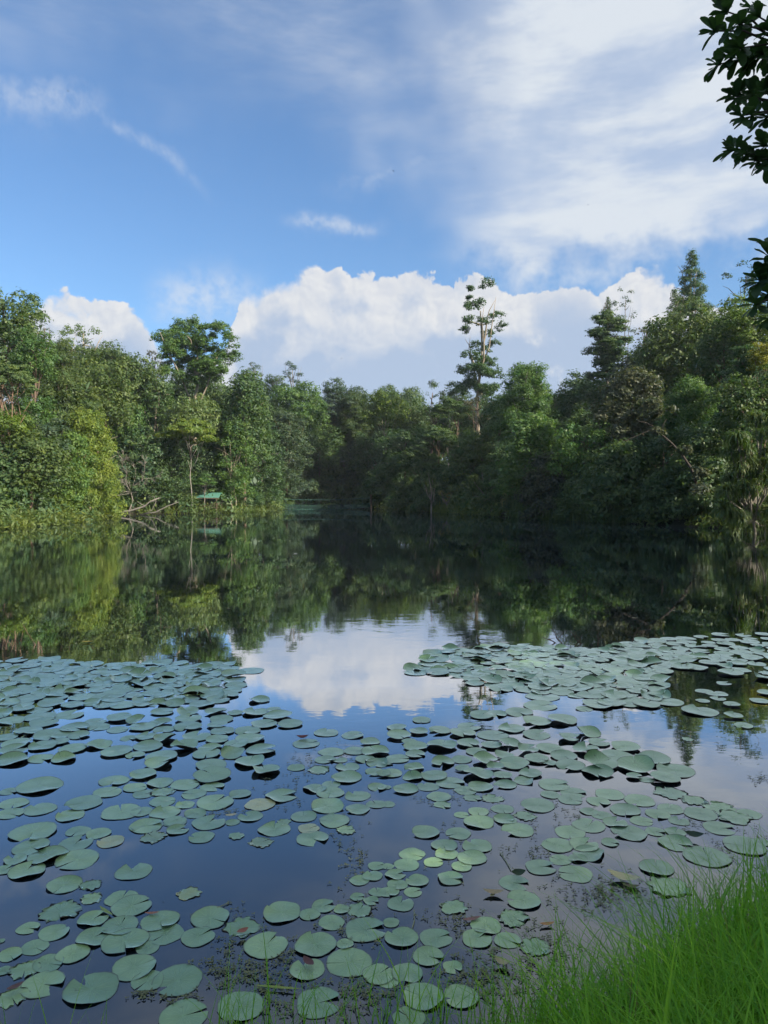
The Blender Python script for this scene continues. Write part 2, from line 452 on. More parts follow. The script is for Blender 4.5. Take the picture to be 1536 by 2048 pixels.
# every kind gives lobes inside a box w wide (and deep) and h high, base at z = 0
def lobes_for(kind, w, h, r):
    L = []; R_ = w / 2
    if kind == 'dome':
        n = 13
        L.append((0, 0, h * .42, R_ * .72, R_ * .72, h * .40))
        for i in range(n):
            a = i * 2.4 + r.uniform(-.3, .3); t = (i + .5) / n
            z = h * (.22 + .62 * t); q = R_ * (0.70 * math.sqrt(max(.05, 1 - ((z / h - .35) / .68) ** 2)))
            s = r.uniform(.24, .40)
            L.append((math.cos(a) * q, math.sin(a) * q, z, R_ * s * 1.1, R_ * s * 1.1, min(R_ * s, h * .2)))
    elif kind == 'tall':
        n = 18
        for i in range(n):
            a = i * 2.4 + r.uniform(-.5, .5); t = (i + .5) / n
            z = h * (.06 + .86 * t); q = R_ * .62 * (math.sin(math.pi * min(1, (t * .86 + .16))) ** .6)
            s = r.uniform(.28, .42)
            L.append((math.cos(a) * q, math.sin(a) * q, z, R_ * s * 1.15, R_ * s * 1.15, R_ * s * .9))
        L.append((0, 0, h * .45, R_ * .5, R_ * .5, h * .42))
    elif kind == 'mound':
        for i in range(20):
            a = i * 2.4; t = (i + .5) / 20
            z = h * .88 * t; q = R_ * .75 * math.sqrt(max(0.02, 1 - t ** 1.8)); s = r.uniform(.2, .34)
            L.append((math.cos(a) * q, math.sin(a) * q, z, R_ * s, R_ * s, R_ * s * .8))
        L.append((0, 0, h * .3, R_ * .7, R_ * .7, h * .55))
    elif kind == 'umbrella':
        for i in range(17):
            a = i * 2.4 + r.uniform(-.2, .2); t = (i + .5) / 17; q = R_ * .84 * math.sqrt(t)
            z = h * (.90 - .55 * (q / R_) ** 2 + r.uniform(-.12, .04)); s = r.uniform(.17, .28)
            L.append((math.cos(a) * q, math.sin(a) * q, z, R_ * s * 1.25, R_ * s * 1.25, h * .085))
    elif kind == 'tiers':
        for i in range(34):
            t = (i + r.random()) / 34; a = r.uniform(0, 6.28); rr = R_ * (1.0 - .62 * t ** 2.2) * (.55 + .45 * min(1, t * 4))
            q = rr * r.uniform(.25, .84); sz = R_ * r.uniform(.16, .30)
            L.append((math.cos(a) * q, math.sin(a) * q, h * (.06 + .90 * t) - .10 * h * (q / R_), sz * 1.2, sz * 1.2, h * r.uniform(.04, .075)))
        L.append((0, 0, h * .45, R_ * .45, R_ * .45, h * .33))
    elif kind == 'cone':
        for i in range(26):
            t = (i + .5) / 26; a = i * 2.4; q = R_ * .66 * (1 - t) ** .75 * r.uniform(.7, 1.1)
            s = R_ * (.36 - .2 * t)
            L.append((math.cos(a) * q, math.sin(a) * q, h * (.05 + .90 * t), s, s, s * 1.05))
    elif kind == 'open':
        for i in range(22):
            a = r.uniform(0, 6.28); t = r.random(); z = h * (.12 + .82 * t)
            q = R_ * .85 * math.sqrt(max(.05, 1 - ((t - .45) / .6) ** 2)) * r.uniform(.4, 1); s = R_ * r.uniform(.11, .2)
            L.append((math.cos(a) * q, math.sin(a) * q, z, s, s, s * .8))
    elif kind == 'puffs':
        for i in range(9):
            a = i * 2.4; t = (i + .5) / 9; q = R_ * (.62 if i < 7 else .25) * r.uniform(.75, 1.05)
            z = h * (.30 + .55 * t); s = R_ * r.uniform(.24, .34)
            L.append((math.cos(a) * q, math.sin(a) * q, z, s, s, s * .78))
    elif kind == 'feather':
        for i in range(22):
            a = i * 2.4; t = (i + .5) / 22; q = R_ * .66 * (1 - t ** 2.2) ** .6
            s = R_ * r.uniform(.24, .34)
            L.append((math.cos(a) * q, math.sin(a) * q, h * (.05 + .87 * t), s, s, s * .85))
        L.append((0, 0, h * .4, R_ * .55, R_ * .55, h * .38))
    elif kind == 'bush':
        for i in range(9):
            a = i * 2.4; t = (i + .5) / 9; q = R_ * .55 * math.sqrt(1 - t * .8)
            s = R_ * r.uniform(.32, .46)
            L.append((math.cos(a) * q, math.sin(a) * q, h * (.2 + .6 * t), s, s, min(s, h * .28)))
    return L
STY = {  # leaf size, aspect, clump, density, fill, flat, droop, up
 'dome': (.27, .60, .80, .78, .15, .72, .10, .45), 'tall': (.27, .58, .75, .78, .15, .75, .15, .45), 'mound': (.28, .55, .78, .80, .16, .8, .2, .4),
 'umbrella': (.22, .50, .62, .95, .2, .35, .05, .8), 'tiers': (.25, .52, .65, .85, .2, .3, .1, .7), 'cone': (.25, .5, .6, .75, .2, .8, .1, .35),
 'open': (.27, .5, .5, .50, .1, .7, .1, .4), 'puffs': (.23, .60, .46, .62, .12, .75, .05, .5), 'feather': (.24, .34, .75, .80, .16, .85, .4, .3),
 'bush': (.24, .5, .55, .62, .35, .75, .15, .4)}
_protos = {}
def crown_proto(kind, w, h, var):
    ws = 3.0
    for q in (3.0, 4.6, 6.8, 10.0):
        if abs(math.log(w / q)) < abs(math.log(w / ws)): ws = q
    asp = h / w; qa = min((.5, .8, 1.25, 2.0), key=lambda a: abs(math.log(asp / a)))
    key = (kind, ws, qa, var)
    if key not in _protos:
        sd = abs(hash((kind.__len__() * 31 + ord(kind[0]) * 7 + ord(kind[-1]), int(ws * 10), int(qa * 100), var))) % 99991
        r = random.Random(sd); lf, asct, cl, de, fi, fl, dr, up = STY[kind]
        if ws < 5: lf *= .76; cl *= .85
        if ws > 9: lf *= 1.12; cl *= 1.1; de *= 1.1
        _protos[key] = (crown_mesh('crown_' + kind, lobes_for(kind, ws, ws * qa, r), lf, asct, cl, de, fi, fl, sd, dr, up), ws, ws * qa)
    return _protos[key]
def limb(r, a, b, n=5, wob=.06, sag=0.0):
    a, b = Vector(a), Vector(b); L = (b - a).length; out = []
    for i in range(n + 1):
        t = i / n; p = a.lerp(b, t)
        if 0 < i < n: p += Vector((r.uniform(-1, 1), r.uniform(-1, 1), r.uniform(-.5, .5))) * L * wob
        p.z += sag * math.sin(math.pi * t) * L
        out.append(p)
    return out
def trunk_mesh(r, h0, w, h, rad, lean=(0, 0), limbs=6, stems=1):
    mb = MB()
    for st in range(stems):
        ox, oy = (0, 0) if st == 0 else (r.uniform(-.12, .12) * w, r.uniform(-.12, .12) * w)
        top = Vector((lean[0] + r.uniform(-.05, .05) * w + ox * 1.5, lean[1] + oy * 1.5, h0 + h * .72))
        pts = limb(r, (ox, oy, -0.3), top, 7, .018)
        rr = rad * (1 if st == 0 else .7)
        mb.tube(pts, [rr * (1.25 if i == 0 else 1 - .75 * i / 7) for i in range(8)], 7)
        for k in range(limbs):
            t = r.uniform(.45, .98); zt = (h0 + h * .72) * t
            zt = max(zt, h0 * .82)
            i = min(6, int(zt / (h0 + h * .72 + .3) * 7)); p = pts[i].lerp(pts[i + 1], .5)
            a = k * 2.4 + r.uniform(-.4, .4); q = w * r.uniform(.26, .40)
            e = Vector((p.x + math.cos(a) * q, p.y + math.sin(a) * q, h0 + h * r.uniform(.45, .85)))
            if e.z < p.z: e.z = p.z + .2 * q
            mb.tube(limb(r, p, e, 4, .05, .04), [rr * .42, rr * .33, rr * .25, rr * .16, rr * .07], 5)
    return mb.mesh('trunk', True)
_seed = [100]
NAMES = {'dome': 'broadleaf_tree', 'tall': 'broadleaf_tree', 'mound': 'spreading_tree', 'umbrella': 'umbrella_tree', 'tiers': 'tiered_tree',
         'cone': 'conical_tree', 'open': 'airy_tree', 'puffs': 'rain_tree', 'feather': 'feathery_tree', 'bush': 'shrub'}
def tree(px, ty, by, wpx, D, kind, tint, label, bk='brown', rad=None, name=None, group=None, lean=(0, 0), stems=1, depth=1.0, lobes=None, var=None):
    if kind in ('dome', 'tall', 'mound', 'feather', 'bush'): wpx *= 1.17
    _seed[0] += 1; r = random.Random(_seed[0])
    for _ in range(50):              # trees stand on land: step back until the ground is dry
        if float(shore_dist(np.array([at(px, by, D).x]), np.array([float(D)]))[0]) > .7: break
        D += .6
    t = at(px, ty, D); b = at(px, by, D)
    w = wpx * D / F; h = t.z - b.z
    z0 = gz(t.x, D)
    if kind in ('dome', 'tall', 'mound', 'feather') and lobes is None:
        b.z = max(min(z0 + .1, b.z), b.z - .30 * h) if rad is None or rad > .2 else b.z
        h = t.z - b.z
    if b.z - z0 < -0.45 * h: print('LOW', label, round(z0, 1), round(b.z, 1), round(t.z, 1), round(float(shore_dist(np.array([t.x]), np.array([float(D)]))[0]), 1))
    h0 = max(0.15, b.z - z0)
    if b.z < z0: h = max(t.z - z0, h * .5); h0 = .1
    if group is None: group = 'shrubs along the lake shore' if kind == 'bush' else 'forest trees around the lake'
    e = empty(name or NAMES[kind], (t.x, D, z0), label, 'shrub' if kind == 'bush' else 'tree', group, r.uniform(0, 6.28) if lobes is None and lean == (0, 0) else 0)
    if lobes:
        me = crown_mesh('crown', lobes, *STY[kind][:6], seed=_seed[0], droop=STY[kind][6], up=STY[kind][7]); sc = (1, 1, 1)
    else:
        me, ws, hs = crown_proto(kind, w, h, (_seed[0] % 2) if var is None else var); sc = (w / ws, w / ws * depth, h / hs)
    c = bpy.data.objects.new('crown', me); C.objects.link(c); c.parent = e
    if not me.materials: me.materials.append(leaf_mat(tint))
    c.material_slots[0].link = 'OBJECT'; c.material_slots[0].material = leaf_mat(tint)
    c.location = (lean[0], lean[1], h0); c.scale = sc
    rad = rad or max(.04, min(.22, .011 * (h0 + h) + .02))
    tm = link('stem' if kind == 'bush' else 'trunk', trunk_mesh(r, h0, w, h, rad, lean, 4 if kind == 'bush' else 7, stems), bark(bk), e)
    return e

# ------------------------------------------------------------------ the trees, left bank
T = tree
T(0, 560, 740, 175, 72, 'dome', 'dark', 'tall dark green tree rising highest at the left edge', rad=.3)
T(68, 648, 745, 78, 66, 'dome', 'bright', 'fresh green rounded tree leaning out of the tall dark tree at left')
T(90, 640, 700, 36, 92, 'open', 'grey', 'small thin tree top just right of the tall dark left tree')
T(163, 642, 732, 112, 92, 'open', 'pale', 'pale feathery tree with flat spreading sprays against the left cloud', 'pale')
T(122, 676, 760, 84, 82, 'feather', 'olive', 'soft brownish green tree below the pale feathery sprays')
T(208, 684, 760, 108, 92, 'dome', 'olive', 'olive domed tree on the left skyline right of the feathery sprays')
T(275, 708, 790, 92, 94, 'dome', 'dark', 'dark rounded tree on the left skyline before the big billowing tree')
T(196, 722, 832, 122, 78, 'dome', 'olive', 'broad olive tree in the middle of the left slope')
T(22, 720, 836, 102, 60, 'umbrella', 'pale', 'sunlit pale green tree with pinkish stems at the left edge', 'pink', rad=.09, stems=3)
T(18, 818, 890, 90, 57, 'dome', 'yellow', 'sunlit yellow green tree at left edge below the pink stemmed tree', 'pink', rad=.14)
T(62, 790, 850, 82, 62, 'dome', 'bright', 'bright leafy tree half way up left slope beside the pink stems')
T(140, 744, 840, 130, 72, 'feather', 'olive', 'wide soft olive tree above the glowing yellow green tree')
T(176, 812, 1000, 128, 64, 'feather', 'yellow', 'glowing yellow green drooping tree, brightest on the left bank', 'pale', depth=.8)
T(75, 818, 910, 100, 60, 'dome', 'grey', 'grey green rounded tree left of the glowing yellow green one')
T(60, 874, 985, 128, 56, 'tall', 'olive', 'olive tree over the left shore grass with reddish twin trunks', 'pink', rad=.14, stems=2)
T(140, 862, 1000, 78, 57, 'tall', 'bright', 'leafy yellow green tree directly left of the glowing tree', 'pink', rad=.15, stems=2)
T(10, 905, 1010, 80, 54, 'mound', 'mid', 'green bushy tree at the far left edge above the shore ferns')
T(220, 778, 862, 62, 78, 'dome', 'mid', 'tree with straight pale trunk showing half way up left slope', 'pale', rad=.13)
T(258, 800, 872, 56, 82, 'dome', 'bright', 'small bright green tree in the left valley fold')
T(306, 742, 838, 88, 95, 'dome', 'mid', 'mid green tree at the foot of the big billowing tree, left side', 'pale')
T(304, 700, 748, 40, 108, 'open', 'brown', 'thin brownish tree top left of the big billowing tree')
T(382, 788, 866, 92, 90, 'dome', 'pale', 'pale leafy tree right under the big billowing tree')
T(268, 832, 960, 124, 84, 'mound', 'deep', 'dark green mass of tree behind the bare grey branches')
T(240, 868, 930, 70, 76, 'dome', 'mid', 'green tree behind and right of the glowing yellow green tree')
T(345, 895, 1012, 88, 87, 'tall', 'dark', 'dark upright tree behind the fallen logs left of the hut')
T(330, 850, 920, 74, 90, 'dome', 'mid', 'rounded tree left behind the flat yellow green canopy')
T(440, 800, 900, 84, 96, 'dome', 'dark', 'dark tree behind the flat canopy above the hut')
T(490, 742, 880, 108, 92, 'tall', 'mid', 'tall rounded green tree on the skyline left of the two round tops')
T(470, 836, 1004, 74, 88, 'tall', 'bright', 'sunlit green tree with straight stem just right of the hut', 'pale', stems=2, rad=.12)
T(524, 832, 1010, 84, 92, 'tall', 'mid', 'leafy green tree standing between hut and rope bridge', 'grey')
T(572, 812, 1014, 108, 96, 'tall', 'grey', 'large grey green bulging tree at the left end of the rope bridge')
T(510, 713, 800, 46, 125, 'puffs', 'grey', 'round topped small tree on skyline, left of the pair', 'grey', var=0)
T(584, 712, 800, 52, 125, 'puffs', 'grey', 'taller round topped tree on skyline, right of the pair', 'grey', var=1)
T(547, 738, 810, 44, 128, 'dome', 'dark', 'dark round tree wedged between the two round tops on the skyline')
T(598, 760, 872, 100, 104, 'dome', 'bright', 'bright green tree with a pale forked trunk', 'white', rad=.075)
# big billowing tree: its lobes one by one
def own_lobes(D, cx, by, items, deep=.35, seed=5, grow=1.0):
    r = random.Random(seed); b = at(cx, by, D); out = []
    for (x, y, rpx, fl) in items:
        p = at(x, y, D); q = rpx * grow * D / F
        yy = r.uniform(-1, 1) * deep * 5
        n = max(11, int(q * q * 5))
        for k in range(n):               # a head made of many small tufts, open at the heart
            u = Vector((r.gauss(0, 1), r.gauss(0, 1), r.gauss(0, 1))).normalized(); t = r.uniform(.45, .86)
            if u.z < -.5: u.z *= -1
            e_ = q * r.uniform(.22, .38)
            out.append((p.x - b.x + u.x * q * t, yy + u.y * q * t, p.z - b.z + u.z * q * fl * t, e_, e_, e_ * .75))
    return out
bl = [(332, 680, 26, .8), (352, 655, 20, .9), (380, 650, 22, .85), (408, 662, 20, .8), (395, 688, 24, .8), (345, 712, 26, .8), (372, 725, 26, .7),
      (440, 668, 24, .75), (462, 690, 20, .9), (428, 700, 20, .7), (450, 718, 22, .7), (405, 735, 26, .7), (440, 752, 24, .6), (350, 752, 22, .6),
      (385, 765, 22, .5), (425, 722, 18, .8), (360, 690, 24, .9), (382, 700, 24, .9), (415, 685, 20, .9), (392, 748, 30, .7), (430, 740, 24, .7), (342, 735, 20, .8), (470, 712, 14, .8)]
T(390, 640, 785, 170, 102, 'puffs', 'bright', 'huge billowing tree with cauliflower crown towering over the left forest', 'pale', rad=.42, lobes=own_lobes(102, 390, 785, bl, .45, 5, 1.22))
T(390, 742, 850, 140, 112, 'dome', 'dark', 'dark dome directly under the billowing crown')
# flat yellow green canopy with the pale crooked trunk
T(381, 838, 912, 118, 85, 'umbrella', 'yellow', 'flat topped yellow green tree with pale crooked trunk behind the hut', 'white', rad=.075)
T(408, 948, 988, 44, 84, 'umbrella', 'bright', 'small bright green tree spreading just over the hut roof', 'grey', rad=.06)
T(405, 880, 1016, 116, 92, 'mound', 'deep', 'deep green thicket right behind the hut')
T(470, 900, 1010, 100, 97, 'mound', 'dark', 'dark thicket on the shore behind hut grass')
T(250, 925, 1022, 110, 86, 'mound', 'deep', 'dark hollow thicket behind the fallen logs')
T(30, 930, 1030, 120, 60, 'mound', 'mid', 'bushy green tree low at left edge behind the ferns')
T(110, 925, 1020, 110, 64, 'mound', 'olive', 'olive bushy tree behind the reddish twin trunks')
T(205, 905, 1022, 90, 72, 'mound', 'mid', 'green bushy tree right below the glowing yellow green one')
# ------------------------------------------------------------------ centre
T(684, 756, 850, 92, 130, 'dome', 'grey', 'grey green domed tree on the central skyline, left of the gap', 'grey')
T(664, 766, 870, 60, 122, 'open', 'brown', 'sparse brownish tree before the central dome', 'pale')
T(712, 782, 884, 76, 114, 'feather', 'olive', 'soft olive tree with slender pale trunk near picture centre', 'pale', rad=.12)
T(772, 778, 862, 84, 116, 'dome', 'yellow', 'bright yellow green tree on the central skyline', 'pale', rad=.12)
T(794, 768, 850, 94, 140, 'dome', 'dark', 'dark broad dome behind the bright yellow green central tree')
T(830, 790, 870, 66, 120, 'dome', 'deep', 'dark tree right of the yellow green central tree')
T(866, 760, 850, 60, 114, 'open', 'dark', 'loose leafed dark tree on skyline left of the lone giant')
T(915, 752, 830, 52, 112, 'dome', 'dark', 'rounded dark tree touching the lone giant on its left')
T(898, 786, 884, 88, 100, 'umbrella', 'dark', 'dark tree with white forked branches left of the lone giant', 'white', rad=.12)
T(955, 790, 850, 90, 98, 'open', 'brown', 'rusty brown foliage at the foot of the lone giant')
T(640, 846, 930, 90, 118, 'dome', 'mid', 'mid green rounded tree behind the rope bridge, upper left')
T(650, 905, 1006, 96, 124, 'mound', 'dark', 'shaded green thicket filling the inlet behind the rope bridge')
T(700, 868, 960, 88, 112, 'dome', 'grey', 'grey green tree over the right half of the rope bridge')
T(752, 852, 950, 92, 106, 'dome', 'mid', 'mid green tree under the bright yellow green central tree', 'pale')
T(708, 930, 1012, 70, 108, 'mound', 'dark', 'dark leafy thicket at the right end of the rope bridge')
T(812, 845, 945, 104, 103, 'dome', 'mid', 'mid green spreading tree in the centre right slope')
T(768, 932, 1020, 98, 98, 'mound', 'mid', 'fresh green rounded tree overhanging the water near centre')
T(862, 925, 1020, 84, 90, 'mound', 'dark', 'dark shrubby tree hiding the foot of white branched tree')
T(768, 955, 1022, 70, 96, 'mound', 'mid', 'low green thicket at water under the fresh green rounded tree')
T(842, 892, 985, 98, 95, 'umbrella', 'olive', 'olive wide flat crown low in the centre right')
T(815, 955, 1022, 70, 94, 'mound', 'dark', 'dark shrub like tree at water right of the fresh green one')
T(876, 850, 930, 100, 96, 'umbrella', 'dark', 'dark flat tiered crown below the white forked branches')
T(930, 880, 1000, 96, 90, 'mound', 'dark', 'dark green tree behind the middle screw pine')
T(965, 850, 930, 96, 92, 'dome', 'dark', 'dark dome below the rusty brown foliage')
T(895, 935, 1010, 80, 92, 'mound', 'deep', 'deep shaded thicket between the two screw pines')
# lone giant: trunk, broken crown in tufts
gl_ = [(972, 566, 17, .7), (938, 582, 7, .9), (942, 592, 5, .8), (945, 618, 20, .9), (962, 608, 13, .8), (938, 645, 16, .8), (960, 650, 16, .7), (992, 636, 19, .9),
       (1006, 652, 13, .9), (928, 664, 13, .7), (978, 668, 14, .7), (992, 686, 14, .7), (950, 690, 12, .7), (968, 700, 14, .6), (940, 716, 20, .7),
       (972, 724, 24, .7), (930, 740, 20, .6), (955, 752, 28, .7), (990, 750, 22, .7), (940, 776, 26, .7), (975, 782, 28, .6)]
T(958, 552, 800, 110, 106, 'puffs', 'mid', 'lone giant tree with broken tufted crown high above the forest', 'pale', rad=.38, lobes=own_lobes(106, 958, 800, gl_, .25, 5, 1.1))
# ------------------------------------------------------------------ right bank
T(1052, 722, 850, 128, 82, 'feather', 'bright', 'green bushy tree with spiky top right of the lone giant', 'grey')
T(1000, 770, 860, 70, 88, 'dome', 'mid', 'green tree tucked between lone giant and spiky topped tree')
T(1062, 828, 960, 132, 72, 'tall', 'bright', 'leafy green tree low on right bank under the spiky topped tree')
T(1010, 880, 990, 90, 78, 'mound', 'dark', 'dark green mass behind the middle screw pine, right side')
T(1165, 738, 850, 110, 88, 'dome', 'deep', 'dark tree where the right ridge slopes down to the sky')
T(1215, 618, 760, 116, 96, 'tiers', 'dark', 'dark layered tree with jagged top on the right ridge', 'grey', rad=.25)
T(1248, 560, 700, 66, 100, 'open', 'grey', 'thin nearly bare tree poking above the dark layered tree', 'grey', rad=.12)
T(1216, 592, 640, 24, 102, 'cone', 'dark', 'little pointed treetop left of the thin bare one')
T(1384, 496, 640, 84, 108, 'cone', 'mid', 'tall pointed conifer like tree, highest on the right ridge', 'pale', rad=.28)
T(1350, 575, 660, 48, 104, 'cone', 'dark', 'short pointed tree against the left side of tall pointed one')
T(1490, 512, 640, 116, 88, 'open', 'grey', 'airy tree with sky showing through at upper right edge', 'grey', rad=.2, var=2)
T(1376, 606, 770, 190, 80, 'dome', 'olive', 'huge rounded dark olive tree filling the upper right slope', rad=.3)
T(1292, 640, 720, 50, 86, 'open', 'brown', 'wispy brown leafed tree at the left edge of the huge olive one')
T(1505, 588, 700, 110, 70, 'dome', 'yellow', 'yellowish tree below the airy tree at right edge')
T(1528, 676, 735, 50, 56, 'dome', 'gold', 'tree with golden yellow leaves at the right edge')
T(1490, 686, 790, 78, 58, 'tiers', 'mid', 'fern like light green tree below the yellowish one at right')
T(1284, 700, 800, 110, 84, 'dome', 'dusk', 'dull dark tree in the saddle left of the huge olive one')
T(1382, 762, 870, 130, 62, 'feather', 'bright', 'bright green soft domed tree in the middle of the right slope', 'brown')
T(1262, 735, 890, 140, 66, 'tall', 'dusk', 'dull grey brown tree above the leaning trunk', 'grey')
T(1190, 800, 900, 110, 76, 'dome', 'dark', 'dark rounded tree in the middle of right slope, left part')
T(1168, 826, 960, 108, 66, 'dome', 'bright', 'green leafy tree right of the low green tree on right bank')
T(1104, 902, 1022, 124, 66, 'mound', 'dusk', 'dark brownish tree with bare twigs over the right shore', 'grey')
T(1240, 880, 1044, 150, 60, 'mound', 'dark', 'large dark green tree hanging to the water on right bank')
T(1160, 940, 1040, 90, 63, 'mound', 'deep', 'low dark tree above the reeds on the right shore')
T(1330, 835, 960, 120, 60, 'dome', 'deep', 'deep shaded tree behind the leaning trunk')
T(1408, 842, 1030, 128, 54, 'mound', 'deep', 'shaded dark tree left of the large screw pine')
T(1330, 940, 1050, 100, 55, 'mound', 'deep', 'dark hollow thicket at the water below the leaning trunk')
T(1505, 722, 870, 136, 54, 'dome', 'dark', 'dark tree above the large screw pine at right edge')
T(1405, 984, 1056, 80, 51, 'bush', 'deep', 'dark low shrub at water left of the large screw pine')
T(1450, 640, 760, 110, 72, 'dome', 'mid', 'green tree right of the huge olive one')
T(1110, 770, 850, 80, 92, 'dome', 'dark', 'dark small dome right behind the spiky topped tree')
T(1040, 980, 1034, 70, 72, 'bush', 'dark', 'dark shrub right of the straw coloured screw pine')
T(1290, 1000, 1050, 90, 56, 'bush', 'dark', 'dark shrub drooping to water under the large dark tree')
# behind, closing the gaps of the skyline
for i, (px, ty, w, D, k, tn, lab) in enumerate([
    (180, 712, 110, 108, 'dome', 'deep', 'deep green far tree behind the olive skyline dome at left'),
    (400, 800, 120, 108, 'dome', 'deep', 'deep green far tree behind trunk of the billowing tree'),
    (560, 815, 120, 120, 'dome', 'deep', 'deep green far tree between the two round tops, lower down'),
    (680, 812, 120, 138, 'dome', 'dark', 'dark far tree filling the central skyline beneath the grey dome'),
    (800, 812, 120, 132, 'dome', 'deep', 'deep green far tree under the dark broad central dome'),
    (925, 800, 120, 122, 'dome', 'dark', 'dark far tree left behind foot of the lone giant'),
    (1050, 800, 120, 112, 'dome', 'deep', 'deep green far tree behind right foot of the lone giant'),
    (1230, 745, 140, 100, 'dome', 'deep', 'deep green far tree below the jagged layered one'),
    (60, 700, 120, 104, 'dome', 'dark', 'dark far tree glimpsed behind the feathery left trees'),
    (240, 740, 120, 112, 'dome', 'deep', 'dark far tree in the fold left of the billowing tree'),
    (340, 762, 110, 116, 'dome', 'grey', 'greyish far tree seen under the billowing crown'),
    (432, 765, 100, 114, 'dome', 'dark', 'dark far tree right below the billowing crown'),
    (510, 790, 110, 118, 'dome', 'deep', 'deep green far tree below the first round top'),
    (625, 805, 90, 132, 'dome', 'dark', 'dark far tree left of the central dome'),
    (735, 815, 110, 142, 'dome', 'deep', 'deep green far tree in the dip of the central skyline'),
    (860, 812, 110, 134, 'dome', 'dark', 'dark far tree behind the loose leafed one'),
    (990, 792, 110, 118, 'dome', 'deep', 'deep green far tree behind foot of the lone giant'),
    (1085, 790, 100, 110, 'dome', 'dark', 'dark far tree behind the spiky topped tree'),
    (1150, 765, 90, 104, 'dome', 'deep', 'deep green far tree behind right ridge slope'),
    (1320, 680, 130, 104, 'dome', 'dark', 'dark far tree behind the huge olive tree, left side'),
    (1440, 620, 110, 100, 'dome', 'deep', 'deep green far tree behind the huge olive tree, right side')]):
    T(px, ty, ty + 90, w, D, k, tn, lab)
# tall trees right of the frame, on the sunny side: they keep the near water in shade
for i, (x, y, hh, w) in enumerate([(19, -9, 18, 13), (22, 6, 18, 11), (27, 17, 18, 11), (28, -3, 21, 13), (33, 28, 18, 12)]):
    _seed[0] += 1; r = random.Random(_seed[0]); z0 = gz(x, y)
    e = empty('broadleaf_tree', (x, y, z0), ['first shade tree behind the camera to its right', 'second shade tree, level with the camera on its right', 'shade tree beyond right end of the near bank', 'tallest shade tree up the slope right of the camera', 'shade tree furthest along the right shore, outside the view'][i], 'tree', 'shade trees beside the camera')
    me, ws, hs = crown_proto('dome', w, hh * .7, i % 2)
    c = link('crown', me, leaf_mat('dark'), e, (0, 0, hh * .3)); c.scale = (w / ws, w / ws, hh * .7 / hs)
    c.material_slots[0].link = 'OBJECT'; c.material_slots[0].material = leaf_mat('dark')
    link('trunk', trunk_mesh(r, hh * .3, w, hh * .7, .25), bark('grey'), e)
tri = sum(len(p[0].polygons) * 2 for p in _protos.values()); print('crown protos', len(_protos), tri)

# ------------------------------------------------------------------ leaning trunk, dead wood
def px_path(pts, D): return [at(x, y, D) for x, y in pts]
def leafless(name, label, cat, D, paths, rads, bk, base, group=None, child='limb'):
    e = empty(name, base, label, cat, group)
    for i, (p, rr) in enumerate(zip(paths, rads)):
        P = [v - Vector(base) for v in (px_path(p, D) if not isinstance(p[0], Vector) else p)]
        n = len(P); rad = [rr * (1 - .65 * k / (n - 1)) for k in range(n)]
        MB().tube(P, rad, 8).build('trunk' if i == 0 else child, bark(bk), e, True)
    return e
bp = at(1395, 960, 51.5); bz = gz(bp.x, 51.5)
e = leafless('leaning_tree', 'brown leaning tree trunk forking over dark right bank', 'tree', 51.5,
    [[(1398, 985), (1383, 938), (1366, 912), (1345, 888), (1322, 868), (1305, 852)], [(1322, 870), (1326, 850), (1333, 838)], [(1305, 852), (1290, 845), (1272, 842)], [(1308, 856), (1296, 862), (1250, 882), (1238, 876)], [(1345, 889), (1340, 893), (1330, 895)]],
    [.11, .04, .06, .035, .03], 'dark', (bp.x, 51.5, min(bz, bp.z)))  # dark bark colour stands in for the shade on this trunk
b = e.location
lob = own_lobes(51.5, 1300, 900, [(1262, 832, 22, .6), (1288, 815, 24, .6), (1330, 826, 20, .6), (1240, 862, 16, .6), (1352, 905, 11, .6), (1312, 866, 9, .6), (1390, 950, 18, .8), (1376, 985, 22, .8)], .2)
o0 = at(1300, 900, 51.5)
cm = crown_mesh('crown', [(l[0] + o0.x - b.x, l[1] - (1.2 if l[0] > 1 else 0), l[2] + o0.z - b.z, l[3], l[4], l[5]) for l in lob], *STY['open'][:6], seed=3)
link('crown', cm, leaf_mat('dusk'), e)
def twiggy(r, start, direc, length, depth, out, rad):
    end = start + direc * length
    pts = limb(r, start, end, 4, .07, -.03); out.append((pts, rad))
    if depth:
        for k in range(3 if depth > 1 else 5):
            p = pts[r.randint(1, 4)]
            dd = (direc + Vector((r.uniform(-.8, .8), r.uniform(-.8, .8), r.uniform(-.55, .5)))).normalized()
            twiggy(r, p, dd, length * r.uniform(.4, .62), depth - 1, out, rad * .5)
def bare_tree(px, py, D, label, dirs, length, rad, bk, seed, depth=3, name='bare_tree', gap=0):
    r = random.Random(seed); p = at(px, py, D); e = empty(name, (p.x, D, gz(p.x, D)), label, 'tree')
    off = p - e.location
    MB().tube(limb(r, (0, 0, -.2), off, 4, .05), [rad * 1.3, rad * 1.2, rad * 1.1, rad, rad * .9], 7).build('trunk', bark(bk), e, True)
    for k, dv in enumerate(dirs):
        out = []; twiggy(r, off, Vector(dv).normalized(), length * r.uniform(.8, 1.1), depth, out, rad * .75)
        mb = MB()
        for pts, rr in out: mb.tube(pts, [max(.012, rr * (1 - .17 * j)) for j in range(5)], 5)
        mb.build('branch', bark(bk), e)
    return e
bare_tree(262, 985, 81, 'bare grey brown tree with dead twigs above the fallen logs', [(-1, 0, .9), (-.4, .3, 1.3), (.15, .2, 1.1), (-.9, -.3, .35), (.5, -.2, .6), (-.2, -.3, 1)], 2.9, .07, 'grey', 4, 4)
